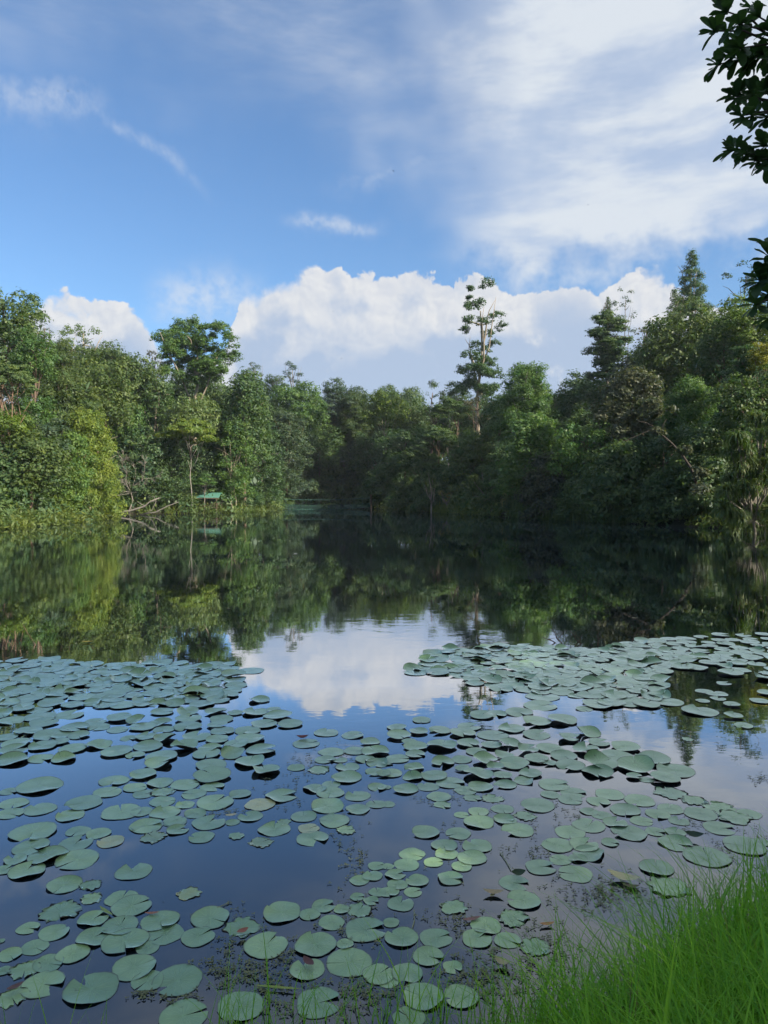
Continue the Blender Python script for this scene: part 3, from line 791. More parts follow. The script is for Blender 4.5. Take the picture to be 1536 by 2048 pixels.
for i, (pts, rr, lab) in enumerate([
    ([(205, 1034), (232, 1026), (262, 1021), (290, 1012), (300, 1003), (318, 996)], .13, 'thick pale fallen log lying left of the hut in the water edge'),
    ([(280, 1029), (312, 1024), (335, 1012), (357, 1004)], .075, 'slender forked driftwood log reaching right towards the hut'),
    ([(288, 1028), (304, 1020), (312, 1003), (308, 993), (296, 995)], .04, 'arched bare branch looping up between the fallen logs'),
    ([(212, 1004), (230, 992), (258, 987)], .045, 'thin pale dead branch over the water left of the fallen logs')]):
    P = px_path(pts, 80.5 - i * .3); b0 = P[0].copy(); mb = MB()
    e = tag(MB().tube([p - b0 for p in P], [rr * (1 - .6 * k / (len(P) - 1)) for k in range(len(P))], 8).build('fallen_log', bark('white'), None, True), lab, 'log', 'fallen dead wood by the hut')
    e.location = b0
    r = random.Random(i)
    mb = MB()
    for k in range(5):
        j = r.randint(1, len(P) - 1); q = P[j] - b0
        mb.tube(limb(r, q, q + Vector((r.uniform(-1, 1.3), r.uniform(-.5, .5), r.uniform(-.2, .7))), 3, .08), [rr * .3, rr * .22, rr * .14, .01], 5)
    mb.build('twig', bark('white'), e)
# driftwood twigs standing in the right raft
for i, (x, y, dx, dy) in enumerate([(1128, 1290, -26, -34), (1150, 1292, 14, -22), (1166, 1288, -26, -26), (1196, 1290, 2, -28), (1262, 1284, 14, -30), (1120, 1286, -34, -12)]):
    p = on_water(x, y); q = at(x + dx, y + dy, p.y); r = random.Random(i)
    mb = MB().tube(limb(r, (0, 0, -.05), q - p, 4, .06), [.012, .011, .009, .007, .004], 5)
    for k in range(3):
        s_ = (q - p) * r.uniform(.3, .8); mb.tube([s_, s_ + Vector((r.uniform(-.16, .16), 0, r.uniform(.02, .12)))], [.004, .002], 4)
    o = mb.build('twig', bark('brown')); o.location = p
    tag(o, ['bare twig leaning left, foremost by the right raft', 'short twig leaning right beside the foremost one', 'middle bare twig leaning left over the dark water', 'upright bare twig behind the right lily raft', 'bent twig standing alone furthest right behind the raft', 'low twig lying almost flat, leftmost of the twigs'][i], 'twig', 'bare twigs standing in the water')

# ------------------------------------------------------------------ screw pines
def rosette_mesh(n, L, seed, wide=.05):
    r = np.random.default_rng(seed); V = []; Fq = []
    for i in range(n):
        a = r.uniform(0, 6.283); e0 = r.uniform(-.1, 1.45); l = L * r.uniform(.75, 1.15); w = wide * r.uniform(.8, 1.2)
        d = np.array([math.cos(a), math.sin(a), 0]); s = np.array([-math.sin(a), math.cos(a), 0]); p = np.zeros(3); n0 = len(V); e = e0
        for k in range(6):
            t = k / 5; ww = w * (1 - t ** 2 * .95)
            V.append(p - s * ww / 2); V.append(p + s * ww / 2)
            p = p + (d * math.cos(e) + np.array([0, 0, math.sin(e)])) * l / 5; e -= .50 + .12 * k
        for k in range(5): Fq.append([n0 + 2 * k, n0 + 2 * k + 1, n0 + 2 * k + 3, n0 + 2 * k + 2])
    return quick_mesh('leaf_rosette', V, Fq, v=r.uniform(0, 1, len(Fq)))
LEAF['straw'] = (0.13, 0.12, 0.05); LEAF['screw'] = (0.050, 0.076, 0.026)  # screw tint darkened to stand in for shade over the tufts
def screw_pine(D, base, tips, L, label, tint='frond', dens=110, wide=.055, seed=1):
    b = at(*base, D); z0 = min(b.z, gz(b.x, D)); e = empty('screw_pine', (b.x, D, z0), label, 'screw pine', 'screw pines on the lake shore')
    r = random.Random(seed); off = Vector((0, 0, 0))
    mb = MB(); hub = []
    mes = [rosette_mesh(dens, L, seed * 10 + k, wide) for k in range(3)]
    tp = [at(x, y, D + r.uniform(-1.2, 1.2)) - e.location for x, y in tips]
    mean = sum(tp, Vector()) / len(tp); mid = Vector((mean.x * .4, 0, mean.z * .45))
    mb.tube(limb(r, (0, 0, -.3), mid, 4, .04), [.12, .11, .10, .09, .08], 7)
    mb.build('trunk', bark('grey'), e, True)
    for i, p in enumerate(tp):
        MB().tube(limb(r, mid if p.z > mid.z * .7 else Vector((0, 0, .3)), p, 4, .06, -.06), [.055, .05, .045, .04, .035], 6).build('branch', bark('grey'), e, True)
        me = mes[i % 3]
        o = bpy.data.objects.new('leaf_rosette', me); C.objects.link(o); o.parent = e; o.location = p
        if not me.materials: me.materials.append(leaf_mat(tint))
        s_ = r.uniform(.8, 1.15); o.scale = (s_, s_, s_); o.rotation_euler = (r.uniform(-.3, .3), r.uniform(-.3, .3), r.uniform(0, 6))
screw_pine(43.5, (1512, 1060), [(1475, 880), (1510, 838), (1532, 842), (1490, 905), (1530, 905), (1462, 905), (1505, 955), (1462, 960), (1535, 960), (1452, 985), (1480, 1010), (1515, 1020), (1536, 1000), (1495, 975), (1478, 935), (1520, 930), (1548, 870), (1500, 1045), (1532, 1050), (1470, 1035), (1450, 1020), (1490, 1060), (1510, 985), (1465, 1060), (1545, 1025), (1525, 870), (1480, 1035), (1540, 930), (1500, 935), (1472, 985)],
           1.15, 'large screw pine with drooping leaf tufts at the right edge', 'screw', 130, .07, 1)
screw_pine(79, (985, 1020), [(962, 938), (975, 945), (945, 958), (990, 952), (953, 970), (968, 978), (942, 985), (985, 985), (998, 970), (960, 1000), (978, 1008)],
           1.0, 'middle screw pine with pale crooked branches below the lone giant', 'screw', 100, .08, 2)
screw_pine(86, (864, 1015), [(857, 948), (864, 958), (850, 965), (870, 970), (858, 982)], .9, 'small screw pine left of the middle one', 'screw', 90, .08, 3)
screw_pine(75, (1022, 1030), [(1018, 985), (1028, 975), (1012, 1004), (1022, 1012), (1032, 998)], .9, 'straw coloured screw pine touching water right of the middle one', 'straw', 100, .08, 4)
screw_pine(88, (892, 1018), [(882, 985), (898, 990), (890, 1002), (905, 978)], .7, 'low brownish screw pine between the small and the middle one', 'straw', 70, .06, 5)

# ------------------------------------------------------------------ hut
green = simple('green_metal', (0.09, 0.22, 0.17), .45, .12, 1.5)
timber = simple('weathered_wood', (0.12, 0.09, 0.06), .85, .35, 4)
hp = at(416, 1018, 88.0); hz = gz(hp.x, 88.0) - .5
hut = empty('hut', (hp.x, 88.0, hz), 'small open wooden hut with green metal roof at the shore', 'hut', None, R(-6))
HW, HD = 2.95, 2.2
for z in (0.35,):
    for k in range(9): MB().box((-HW / 2 + .15 + k * (HW - .3) / 8, 0, z), (.28, HD, .05)).build('plank', timber, hut)
for x in (-1, 1):
    for y in (-1, 1): MB().box((x * (HW / 2 - .1), y * (HD / 2 - .1), .55), (.11, .11, 1.9)).build('post', timber, hut)
MB().box((0, -HD / 2 + .1, .55), (.10, .10, 1.9)).build('post', timber, hut)
for z in (.62, .85):
    MB().box((0, -HD / 2 + .08, z), (HW, .04, .07)).build('rail', timber, hut)
    MB().box((-HW / 2 + .08, 0, z), (.04, HD, .07)).build('rail', timber, hut)
    MB().box((HW / 2 - .08, 0, z), (.04, HD, .07)).build('rail', timber, hut)
MB().box((0, .8, .75), (HW * .8, .35, .06)).build('bench', timber, hut)
ez, rz_ = 1.46, 2.02
for s_ in (-1, 1):
    for k in range(6):
        w = (HW + .7) / 6; x0 = -(HW + .7) / 2 + k * w; x1 = x0 + w - .012
        sh = .22
        a, b2 = Vector((x0, s_ * (HD / 2 + .35), ez)), Vector((x1, s_ * (HD / 2 + .35), ez))
        t0, t1 = Vector((x0 * .88, 0, rz_)), Vector((x1 * .88, 0, rz_))
        mb = MB(); th = Vector((0, 0, .035)); mb.v = [tuple(v) for v in (a, b2, t1, t0, a + th, b2 + th, t1 + th, t0 + th)]
        mb.f = [[0, 3, 2, 1], [4, 5, 6, 7], [0, 1, 5, 4], [1, 2, 6, 5], [2, 3, 7, 6], [3, 0, 4, 7]]
        mb.build('roof_panel', green, hut)
MB().box((0, 0, rz_ + .05), ((HW + .7) * .9, .22, .04)).build('ridge_cap', green, hut)
mb = MB(); 
for s_ in (-1, 1): mb.box((0, s_ * (HD / 2 + .33), ez - .04), (HW + .66, .05, .09))
mb.build('eave_beam', timber, hut)

# ------------------------------------------------------------------ rope bridge
net = simple('green_net', (0.03, 0.085, 0.065), .7, .2, 2)
BD = 106.0
bp0, bp1 = at(520, 1008, BD), at(742, 1006, BD)
br = empty('rope_bridge', (bp0.x, BD, 0), 'long green netted rope bridge hanging low over the far inlet', 'bridge')
Lx = bp1.x - bp0.x
def sag(x, z0, s): return z0 - s * (1 - (2 * x / Lx - 1) ** 2)
for yy in (-.45, .45):
    MB().tube([(x, yy, sag(x, 1.65, .28)) for x in np.linspace(0, Lx, 16)], .035, 6).build('hand_rope', net, br, True)
    mb = MB()
    for x in np.linspace(0, Lx, 90): mb.tube([(x, yy, sag(x, .42, .38)), (x, yy, sag(x, .95, .32))], .009, 4)
    for q in np.linspace(0, 1, 7): mb.tube([(x, yy, sag(x, .42 + .53 * q, .38 - .06 * q)) for x in np.linspace(0, Lx, 20)], .011, 4)
    tag(mb.build('net', net, br), kind='stuff')
    for x in np.linspace(0, Lx, 14)[1:-1]: MB().tube([(x, yy, sag(x, .42, .38)), (x, yy, sag(x, 1.65, .28))], .012, 4).build('hanger', net, br)
for k in range(44):
    x = (k + .5) * Lx / 44
    MB().box((x, 0, sag(x, .38, .38)), (Lx / 44 * .8, .95, .05)).build('plank', net, br)
for x in (0, Lx):
    for yy in (-.5, .5): MB().tube([(x, yy, -.6), (x, yy, 2.1)], .09, 8).build('post', timber, br)

# ------------------------------------------------------------------ undergrowth, reeds, shore grass
def scatter_shore(n, s0, s1, x0, x1, y0, y1, r):
    P = []
    while len(P) < n:
        x = r.uniform(x0, x1, 20000); y = r.uniform(y0, y1, 20000); s = shore_dist(x, y)
        ok = (s > s0) & (s < s1)
        P += list(zip(x[ok], y[ok]))
    return np.array(P[:n])
r = np.random.default_rng(11)
P = np.concatenate([scatter_shore(1700, 0.0, 34, -75, 75, 36, 150, r), scatter_shore(3000, .3, 15, -60, 60, 48, 150, r), scatter_shore(700, 15, 45, -90, 90, 60, 190, r)])
z = ground_z(P[:, 0], P[:, 1]); z[1700:4700] += r.random(3000) ** 1.5 * np.clip(shore_dist(P[1700:4700, 0], P[1700:4700, 1]) * .9, .3, 5.0); z[4700:] += 1.2; PP = []; NN = []; VV = []
for (x, y), zz in zip(P, z):
    n = 30; U = unit(n, r); U[:, 2] = np.abs(U[:, 2]); rr = r.uniform(.6, 1.7)
    PP.append(np.array([x, y, zz]) + U * rr * np.array([1, 1, 1.0])); NN.append(U + unit(n, r) * .5 + np.array([0, 0, .3])); VV.append(np.clip(r.normal(.4, .2) + r.normal(0, .12, n), 0, 1))
PP = np.concatenate(PP); NN = np.concatenate(NN); L = r.uniform(.26, .55, len(PP))
V = leaf_cards(PP, NN, L, L * .5, r, .1)
tag(link('undergrowth', quick_mesh('undergrowth', V, np.arange(len(V)), v=np.concatenate(VV)), leaf_mat('dark')), 'dense leafy undergrowth on slopes under the trees', 'undergrowth', kind='stuff')
SKYL = np.array([(-400, 600), (0, 575), (60, 645), (110, 700), (170, 705), (240, 720), (300, 735), (340, 768), (480, 775), (540, 780), (620, 800), (680, 780), (740, 808), (800, 795), (850, 805),
  (900, 790), (1000, 795), (1060, 765), (1120, 805), (1180, 750), (1290, 700), (1340, 650), (1460, 625), (1536, 630), (2000, 600)])
cnt = 0; PP = []; NN = []; VV = []
while cnt < 2100:
    x = r.uniform(-110, 110); y = r.uniform(62, 200); s_ = float(shore_dist(np.array([x]), np.array([y]))[0])
    if s_ < 5 or s_ > 75: continue
    z = gz(x, y) + r.uniform(1, min(12, 2 + s_ * .5)); px_ = 768 + F * x / y; py_ = 985 - F * (z + 1.5 - CAMH) / y
    if py_ < np.interp(px_, SKYL[:, 0], SKYL[:, 1]) + 22 or not -150 < px_ < 1700: continue
    n = 48; U = unit(n, r); U[:, 2] = np.abs(U[:, 2]) * .9 - .1; rr = r.uniform(1.2, 2.4)
    PP.append(np.array([x, y, z]) + U * rr * r.uniform(.6, 1.05, (n, 1))); NN.append(U + unit(n, r) * .5 + np.array([0, 0, .3])); VV.append(np.clip(r.normal(.4, .22) + r.normal(0, .12, n), 0, 1)); cnt += 1
PP = np.concatenate(PP); NN = np.concatenate(NN); L = r.uniform(.3, .6, len(PP))
V = leaf_cards(PP, NN, L, L * .55, r, .1)
tag(link('forest_canopy', quick_mesh('forest_canopy', V, np.arange(len(V)), v=np.concatenate(VV)), leaf_mat('deep')), 'leafy wood closing the gaps between and behind the trees', 'forest', kind='stuff')
def blades(P, z, H, Wd, r, bend=.35, seg=3):
    n = len(P); a = r.uniform(0, 6.283, n); ln = r.uniform(.2, 1.0, n) * bend
    H = np.asarray(H) * r.uniform(.55, 1.25, n); d = np.stack([np.cos(a), np.sin(a)], 1); s = np.stack([-np.sin(a), np.cos(a)], 1)
    V = np.zeros((n, 2 * (seg + 1), 3), np.float32)
    for k in range(seg + 1):
        t = k / seg; c = P + d * (ln * H * t ** 1.8)[:, None]; zz = z + H * t * (1 - .25 * ln * t); w = (Wd * (1 - t ** 1.6 * .92))[:, None] * .5
        V[:, 2 * k, :2] = c - s * w; V[:, 2 * k + 1, :2] = c + s * w; V[:, 2 * k, 2] = zz; V[:, 2 * k + 1, 2] = zz
    base_ = np.arange(n)[:, None] * 2 * (seg + 1)
    Fq = np.concatenate([base_ + np.array([2 * k, 2 * k + 1, 2 * k + 3, 2 * k + 2]) for k in range(seg)], 1).reshape(-1, 4)
    v = np.repeat(np.clip(r.normal(.5, .25, n), 0, 1), seg)
    return V.reshape(-1, 3), Fq, v
def grass_patch(name, mat, P, H, Wd, r, label, bend=.35, cat='grass', sink=0.0):
    z = np.maximum(ground_z(P[:, 0], P[:, 1]), -.1) - sink
    V, Fq, v = blades(P, z, H, Wd, r, bend)
    o = link(name, quick_mesh(name, V, Fq, v=v), mat); tag(o, label, cat, kind='stuff'); return o
LEAF['shoregrass'] = (0.068, 0.094, 0.024)
P = scatter_shore(19000, -.4, 5.5, -40, -24, 48, 82, r)
grass_patch('shore_grass', leaf_mat('shoregrass'), P, .8, .045 * np.ones(len(P)), r, 'sunlit yellow green grass on the left shore', 1.1)
P = scatter_shore(2500, -.3, 2.0, -22, -14, 82, 104, r)
grass_patch('shore_grass', leaf_mat('shoregrass'), P, .5, .045 * np.ones(len(P)), r, 'light green grass strip at the water beside hut', .8)
P = scatter_shore(2600, -.8, .5, 11.5, 19, 58, 72, r)
grass_patch('reeds', leaf_mat('frond'), P, 1.9, .04 * np.ones(len(P)), r, 'upright green reeds in the shade on the right shore', .25, 'reeds')
P = scatter_shore(1800, -.3, 2.2, 2, 10, 78, 100, r)
grass_patch('shore_grass', leaf_mat('frond'), P, .9, .05 * np.ones(len(P)), r, 'short green grass at the water between the screw pines', .4)
P = np.concatenate([scatter_shore(900, -.5, 3.5, -40, -24, 48, 82, r), scatter_shore(420, -.6, 1.2, -30, 26, 48, 110, r)])
zz = np.maximum(ground_z(P[:, 0], P[:, 1]), 0); PP = []; NN = []; VV = []
for (x, y), z in zip(P, zz):
    n = 42; U = unit(n, r); U[:, 2] = np.abs(U[:, 2]); rr = r.uniform(.35, 1.0)
    PP.append(np.array([x, y, z]) + U * rr * r.uniform(.3, 1.05, (n, 1)) * np.array([1, 1, 1.25])); NN.append(unit(n, r) + np.array([0, -.3, .5])); VV.append(np.clip(r.normal(.5, .25) + r.normal(0, .15, n), 0, 1))
PP = np.concatenate(PP); NN = np.concatenate(NN); L = r.uniform(.22, .5, len(PP))
V = leaf_cards(PP, NN, L, L * .26, r, .15)
tag(link('shore_brush', quick_mesh('shore_brush', V, np.arange(len(V)), v=np.concatenate(VV)), leaf_mat('shoregrass')), 'low tangled brush along the water edge', 'brush', kind='stuff')
def fern(px, py, D, L, n, label, seed):
    p = at(px, py, D); r = np.random.default_rng(seed); V = []; Fq = []
    for i in range(n):
        a = r.uniform(0, 6.283); e = r.uniform(.7, 1.4); l = L * r.uniform(.7, 1.1); d = np.array([math.cos(a), math.sin(a), 0]); s = np.array([-math.sin(a), math.cos(a), 0]); q = np.zeros(3)
        for k in range(14):
            stp = (d * math.cos(e) + np.array([0, 0, math.sin(e)])); w = l * .16 * math.sin(math.pi * (k + 1.5) / 16)
            for sg in (-1, 1):
                n0 = len(V); tip = q + s * sg * w + stp * w * .3 + np.array([0, 0, -.12 * w])
                V += [q, q + stp * l * .03, tip, q - stp * l * .03]; Fq.append([n0, n0 + 1, n0 + 2, n0 + 3])
            q = q + stp * l / 14; e -= .16
    o = link('fern', quick_mesh('fern', V, Fq, v=r.uniform(0, 1, len(Fq))), leaf_mat('shoregrass')); o.location = (p.x, D, gz(p.x, D) + .1)
    tag(o, label, 'fern', 'ferns on the left shore')
fern(18, 1010, 56, 2.6, 16, 'largest arching fern at the left edge over the water', 1)
fern(45, 1016, 57, 1.9, 14, 'smaller fern just right of the largest arching fern', 2)
fern(100, 1010, 62, 1.8, 12, 'fern below the reddish twin trunks on left shore', 3)
fern(155, 1015, 66, 1.7, 12, 'fern below the glowing yellow green tree', 4)
fern(190, 1018, 70, 1.6, 12, 'fern nearest the fallen logs on left shore', 5)
T(128, 985, 1030, 80, 62, 'bush', 'yellow', 'sunlit shrub in grass below the glowing yellow green tree')
T(50, 980, 1030, 90, 57, 'bush', 'bright', 'leafy shrub in grass at the left shore behind the ferns')
T(215, 990, 1030, 60, 80, 'bush', 'olive', 'olive shrub at the water left of the fallen logs')
T(372, 985, 1018, 50, 86, 'bush', 'dark', 'dark shrub hugging the left side of hut')
T(500, 985, 1016, 70, 95, 'bush', 'mid', 'green shrub on the shore right of the hut grass')
T(452, 975, 1012, 50, 91, 'bush', 'dark', 'dark shrub close behind the right side of hut')

# ------------------------------------------------------------------ lily pads
def pad_mat(name, c1, c2, under, edge):
    m, g = mat_base(name)
    uv = g.node('ShaderNodeUVMap').outputs[0]
    sp = g.node('ShaderNodeSeparateXYZ'); g.put(sp.inputs[0], uv)
    rr = g.m('SQRT', g.add(g.mul(sp.outputs[0], sp.outputs[0]), g.mul(sp.outputs[1], sp.outputs[1])))
    th = g.m('ARCTAN2', sp.outputs[1], sp.outputs[0])
    oi = g.node('ShaderNodeObjectInfo').outputs['Random']
    geo = g.node('ShaderNodeNewGeometry')
    vein = g.smooth(0.93, 1.0, g.m('ABSOLUTE', g.m('COSINE', g.add(g.mul(th, 8.0), g.mul(g.noise(uv, 4, 2), 1.2)))), 0, 1)
    vein = g.mul(vein, g.smooth(1.0, 0.2, rr))
    pn = g.noise(geo.outputs['Position'], 5.5, 4, .6)
    col = g.mix(g.smooth(.3, .7, pn), rgba(c1), rgba(c2))
    col = g.mix(g.mul(vein, .8), col, rgba([x * 1.4 for x in c1]))
    col = g.mix(g.smooth(.16, .0, rr, 0, .55), col, rgba([x * 1.7 for x in c1]))
    spot = g.smooth(.66, .74, g.noise(geo.outputs['Position'], 26, 3, .6), 0, .5)
    col = g.mix(spot, col, rgba(edge))
    col = g.mix(g.smooth(.93, 1.0, g.add(rr, g.mul(g.sub(g.noise(geo.outputs['Position'], 14, 3), .5), .10)), 0, .9), col, rgba(edge))
    col = g.mix(1.0, col, g.mix(oi, (.66, .74, .80, 1), (1.22, 1.14, 1.0, 1)), 'MULTIPLY')
    col = g.mix(geo.outputs['Backfacing'], col, rgba(under))
    b = g.node('ShaderNodeBump'); g.put(b.inputs['Height'], g.add(vein, g.mul(g.noise(geo.outputs['Position'], 18, 3), 1.4))); b.inputs['Strength'].default_value = .8; b.inputs['Distance'].default_value = .004
    p_ = principled(g, col, .5, .2, b.outputs[0])      # waxy skin: strong glare at grazing angles
    fz = g.node('ShaderNodeFresnel'); fz.inputs[0].default_value = 1.55
    w_ = g.node('ShaderNodeBsdfGlossy'); w_.inputs['Roughness'].default_value = .34; g.put(w_.inputs['Normal'], b.outputs[0]); w_.inputs['Color'].default_value = (.88, 1, .90, 1)
    mz = g.node('ShaderNodeMixShader'); g.put(mz.inputs[0], g.m('MULTIPLY', g.m('MULTIPLY', fz.outputs[0], g.m('MULTIPLY_ADD', fz.outputs[0], 5.0, 1.0)), g.m('SUBTRACT', 1.0, geo.outputs['Backfacing']), clamp=True))
    g.nt.links.new(p_, mz.inputs[1]); g.nt.links.new(w_.outputs[0], mz.inputs[2])
    finish(g, mz.outputs[0])
    return m
PM = {'green': pad_mat('lily_pad_green', (.240, .390, .180), (.170, .305, .135), (.035, .03, .018), (.030, .030, .014)),
      'yellow': pad_mat('lily_pad_yellow', (.30, .38, .15), (.20, .31, .14), (.06, .05, .02), (.42, .36, .10)),
      'pale': pad_mat('lily_pad_pale', (.44, .44, .20), (.30, .36, .16), (.10, .08, .04), (.40, .28, .10))}
def pad_geo(seed, curl, ragged, segs=30, rings=(.0, .3, .6, .82, .93, 1.0)):
    r = np.random.default_rng(seed); V = []; UV = []; Fq = []
    hw = r.uniform(.004, .035) if r.random() < .8 else r.uniform(.06, .11)
    ph = r.uniform(0, 6.28, 6); am = r.uniform(.008, .028, 6); el_ = r.uniform(.97, 1.04)
    fold = r.uniform(-.10, .16); cdir = r.uniform(0, 6.28); cdir2 = cdir + r.uniform(1.4, 4)
    wav = r.uniform(.003, .02)
    for q in rings:
        for j in range(segs + 1):
            t = j / segs; a = hw * (.15 + .85 * q) + t * (2 * math.pi - 2 * hw * (.15 + .85 * q))
            rad = q * (1 + sum(am[k] * math.cos((k + 2) * a + ph[k]) for k in range(4)) * q)
            if q > .9: rad *= 1 + .010 * math.sin(a * 17 + ph[4]) + (ragged * (r.random() - .75) if ragged else 0)
            n_end = math.exp(-((min(t, 1 - t)) / .06) ** 2)
            rad *= 1 - .05 * n_end * q
            x, y = rad * math.cos(a), rad * math.sin(a) * el_
            z = wav * q * math.sin(3 * a + ph[5]) + .012 * q * q
            side = 1 if t < .5 else -1
            z += fold * n_end * q ** 2 * (side if fold > 0 else 1) * .8
            if curl:
                for cd, am_ in ((cdir, curl), (cdir2, curl * .5)):
                    c = max(0, math.cos(a - cd)); lift = max(0, q - .45) ** 1.6 * c ** 3 * am_ * 2.2
                    z += lift; x -= math.cos(cd) * lift * .5; y -= math.sin(cd) * lift * .5
            V.append((x, y, z)); UV.append((q * math.cos(a), q * math.sin(a)))
    m_ = segs + 1
    for i in range(len(rings) - 1):
        for j in range(segs): Fq.append([i * m_ + j, (i + 1) * m_ + j, (i + 1) * m_ + j + 1, i * m_ + j + 1])
    return np.array(V), np.array(UV), np.array(Fq)
PG = {}
for i in range(14): PG[('flat', i)] = pad_geo(i, 0.0 if i % 3 else .10, 0)
for i in range(10): PG[('curl', i)] = pad_geo(50 + i, .16 + .04 * i, 0)
for i in range(6): PG[('ragged', i)] = pad_geo(80 + i, 0.0, .38)
PG_low = {k: pad_geo((0 if k[0] == 'flat' else 50 if k[0] == 'curl' else 80) + k[1], (0.0 if k[1] % 3 else .10) if k[0] == 'flat' else .16 + .04 * k[1] if k[0] == 'curl' else 0, .38 if k[0] == 'ragged' else 0, 20, (.0, .5, .85, 1.0)) for k in PG}
PMESH = {}
def pad_mesh(k):
    if k not in PMESH:
        V, UV, Fq = PG[k]; PMESH[k] = quick_mesh('lily_pad', V, Fq, uv=UV, smooth=True)
    return PMESH[k]
z4 = """490,343,110 577,318,100c 370,335,78c 290,345,90 158,362,95 277,383,110 160,390,125 45,405,105 175,415,110 380,410,90 298,436,110 115,448,105 210,463,140 315,465,85 65,497,115 170,507,110 25,470,90 50,530,115c 290,518,110 397,503,103c 165,557,100c 255,558,97c 45,565,130c 235,490,80 475,397,98 545,407,80c 570,430,105 395,430,90 470,440,85 640,415,90c 750,372,95c 755,400,100 750,430,108 655,440,85 650,370,95 865,372,90c 885,400,95 870,425,80 1020,372,100 940,375,60 1110,388,115 1095,365,60 1055,420,105 1160,420,100 990,445,100 890,448,95 785,470,110 870,480,95 1000,480,120 945,500,100 660,478,95c 585,470,85 515,475,65 590,510,115 465,530,125 540,543,75 740,508,110c 825,540,110 840,515,95c 930,540,105c 1045,525,120 645,548,130 635,577,115c 1000,570,125c 845,582,125 1060,605,120c 848,627,145 740,660,115 850,668,95 775,697,100 640,652,105 570,620,110 455,645,115 540,672,95 430,690,110 575,697,90 650,690,100r 335,733,145 280,783,115 160,665,175 35,687,75 55,735,110 160,758,125 40,775,110 485,768,155 565,768,90 650,727,105 740,740,78 660,772,120 860,730,150 960,697,90 1125,705,130c 1040,740,120y 780,775,90c 700,805,90 585,825,132 835,812,132 930,810,60 1002,787,100 1305,452,100 1225,495,110 1325,530,105 1410,463,90 1480,490,80 1420,525,90 1500,530,110c 1300,560,85 1360,562,60 1390,590,95 1275,600,95r 1185,593,70 1385,632,125c 1325,658,75 1260,675,95c 1320,692,115 1430,705,105 1310,745,140c 1430,758,100 1215,787,105 1335,800,115 1510,670,80c 1505,738,80 1510,575,90c 1460,560,80 1535,620,60 1500,610,80 1002,204,108 1037,323,85c"""
z5 = """50,432,80 60,467,100 150,403,75 138,450,75 225,445,90 100,492,60 315,457,105 435,463,125 340,430,95 510,437,105 610,462,110 715,405,118 612,411,115 540,373,108 390,385,95 445,377,90 815,455,105c 740,477,95c 860,495,85 665,517,110 232,505,118c 336,497,90 125,510,100 430,505,85 500,500,90c 575,525,90c 720,548,110 810,525,110c 935,548,135 965,512,115 1075,562,140 1165,605,150 1005,590,150c 865,580,135c 745,585,115 520,578,120 405,565,100c 370,530,85 310,560,85 235,572,95c 125,540,80 55,557,95 15,575,45 120,592,80c 610,560,95 660,575,60 480,545,85c 1125,638,120 855,613,125c 1050,640,60 1000,630,60 585,618,90 380,623,118c 312,598,62 445,595,70c 200,626,110 115,630,85c 30,615,90 265,652,120 175,668,90 85,678,108c 10,670,40 385,668,105 485,660,95c 560,645,85c 475,628,75 325,683,90 220,708,98 435,715,95r 355,712,75r 680,660,128 665,700,78 757,692,108 745,720,100 615,742,138 857,727,92 902,698,118 1022,723,122 965,762,122 1145,692,135r 1240,722,105r 1265,777,130 1145,757,105 1095,778,98 1180,805,82 1340,750,130r 1400,790,140r 1460,777,95 1342,833,130 820,822,130 925,812,100c 980,852,142 870,782,80 820,767,75 745,850,125 1085,848,80 1165,850,80 1030,805,90 378,768,85 475,757,90 565,785,95r 480,797,85c 380,810,125 535,840,130 310,780,60 235,740,75r 15,738,60 1265,368,135 1398,388,70 1438,425,70 1390,341,65 1335,315,60 1275,325,55 1360,255,60 1280,285,70 1330,295,85 1215,478,50r 1135,330,120 1050,340,110 975,318,100 855,340,130 800,358,65 880,317,80 635,308,130 625,345,135 770,305,70 200,128,90 128,212,95 180,190,90"""
z6 = """133,50,176 312,46,95 393,55,100 303,95,132 442,88,108y 125,110,140 190,143,148c 60,160,95c 308,160,170 108,205,145c 20,200,80 587,22,132 702,10,90 613,70,110Y 710,42,90c 805,70,104 948,65,64r 1098,38,126 1045,90,100Y 1135,8,60Y 1235,35,85y 1250,75,130 1385,42,85r 1338,5,120 535,207,140 255,262,135c 362,262,90r 365,315,95r 755,295,100Y 487,315,128 526,346,160 240,366,165r 372,398,122c 113,434,88 217,451,120 139,510,110 480,425,145 375,472,138c 640,405,148 500,487,178 660,457,148 291,537,130 590,512,95 842,393,158 792,468,137 967,430,150r 1064,503,178 1127,371,155 40,540,95 100,600,130r 195,575,120 15,605,60 172,658,170 50,710,140r 538,590,175 590,645,130 365,678,210 710,642,200 735,785,195 962,748,190 1275,732,185 1262,500,165 1395,570,188 1380,497,72 1228,600,140 1515,618,130 1462,440,170 1325,412,110 1238,380,85 1295,345,98 1368,358,68c 1437,243,80 1505,185,70 1490,225,80 1430,310,60 1440,360,110r 1485,325,65c 1510,290,70 5,485,30"""
z7 = """166,50,115 297,55,105 372,105,120 242,103,105 250,137,95 350,152,122 113,138,105 198,170,80 90,180,105 310,187,85 15,187,50 265,236,110c 45,220,85c 133,244,95 53,260,85 116,290,77 20,290,80 67,337,108 277,350,115r 522,253,125 557,322,142 627,190,125 765,216,138 693,102,125 705,160,90 800,100,120 775,155,75c 820,135,130c 905,92,72 1166,95,136c 1290,147,180 1440,103,165 1090,192,138 1140,270,170r 517,395,132r 408,425,125 372,477,125 495,483,112 28,412,68 70,472,135 208,473,135 177,547,125 94,615,128 275,590,85c 155,708,170 308,708,145 605,510,125r 1510,90,70 485,0,95c 15,640,100 640,750,110r 100,790,130"""
pads = []
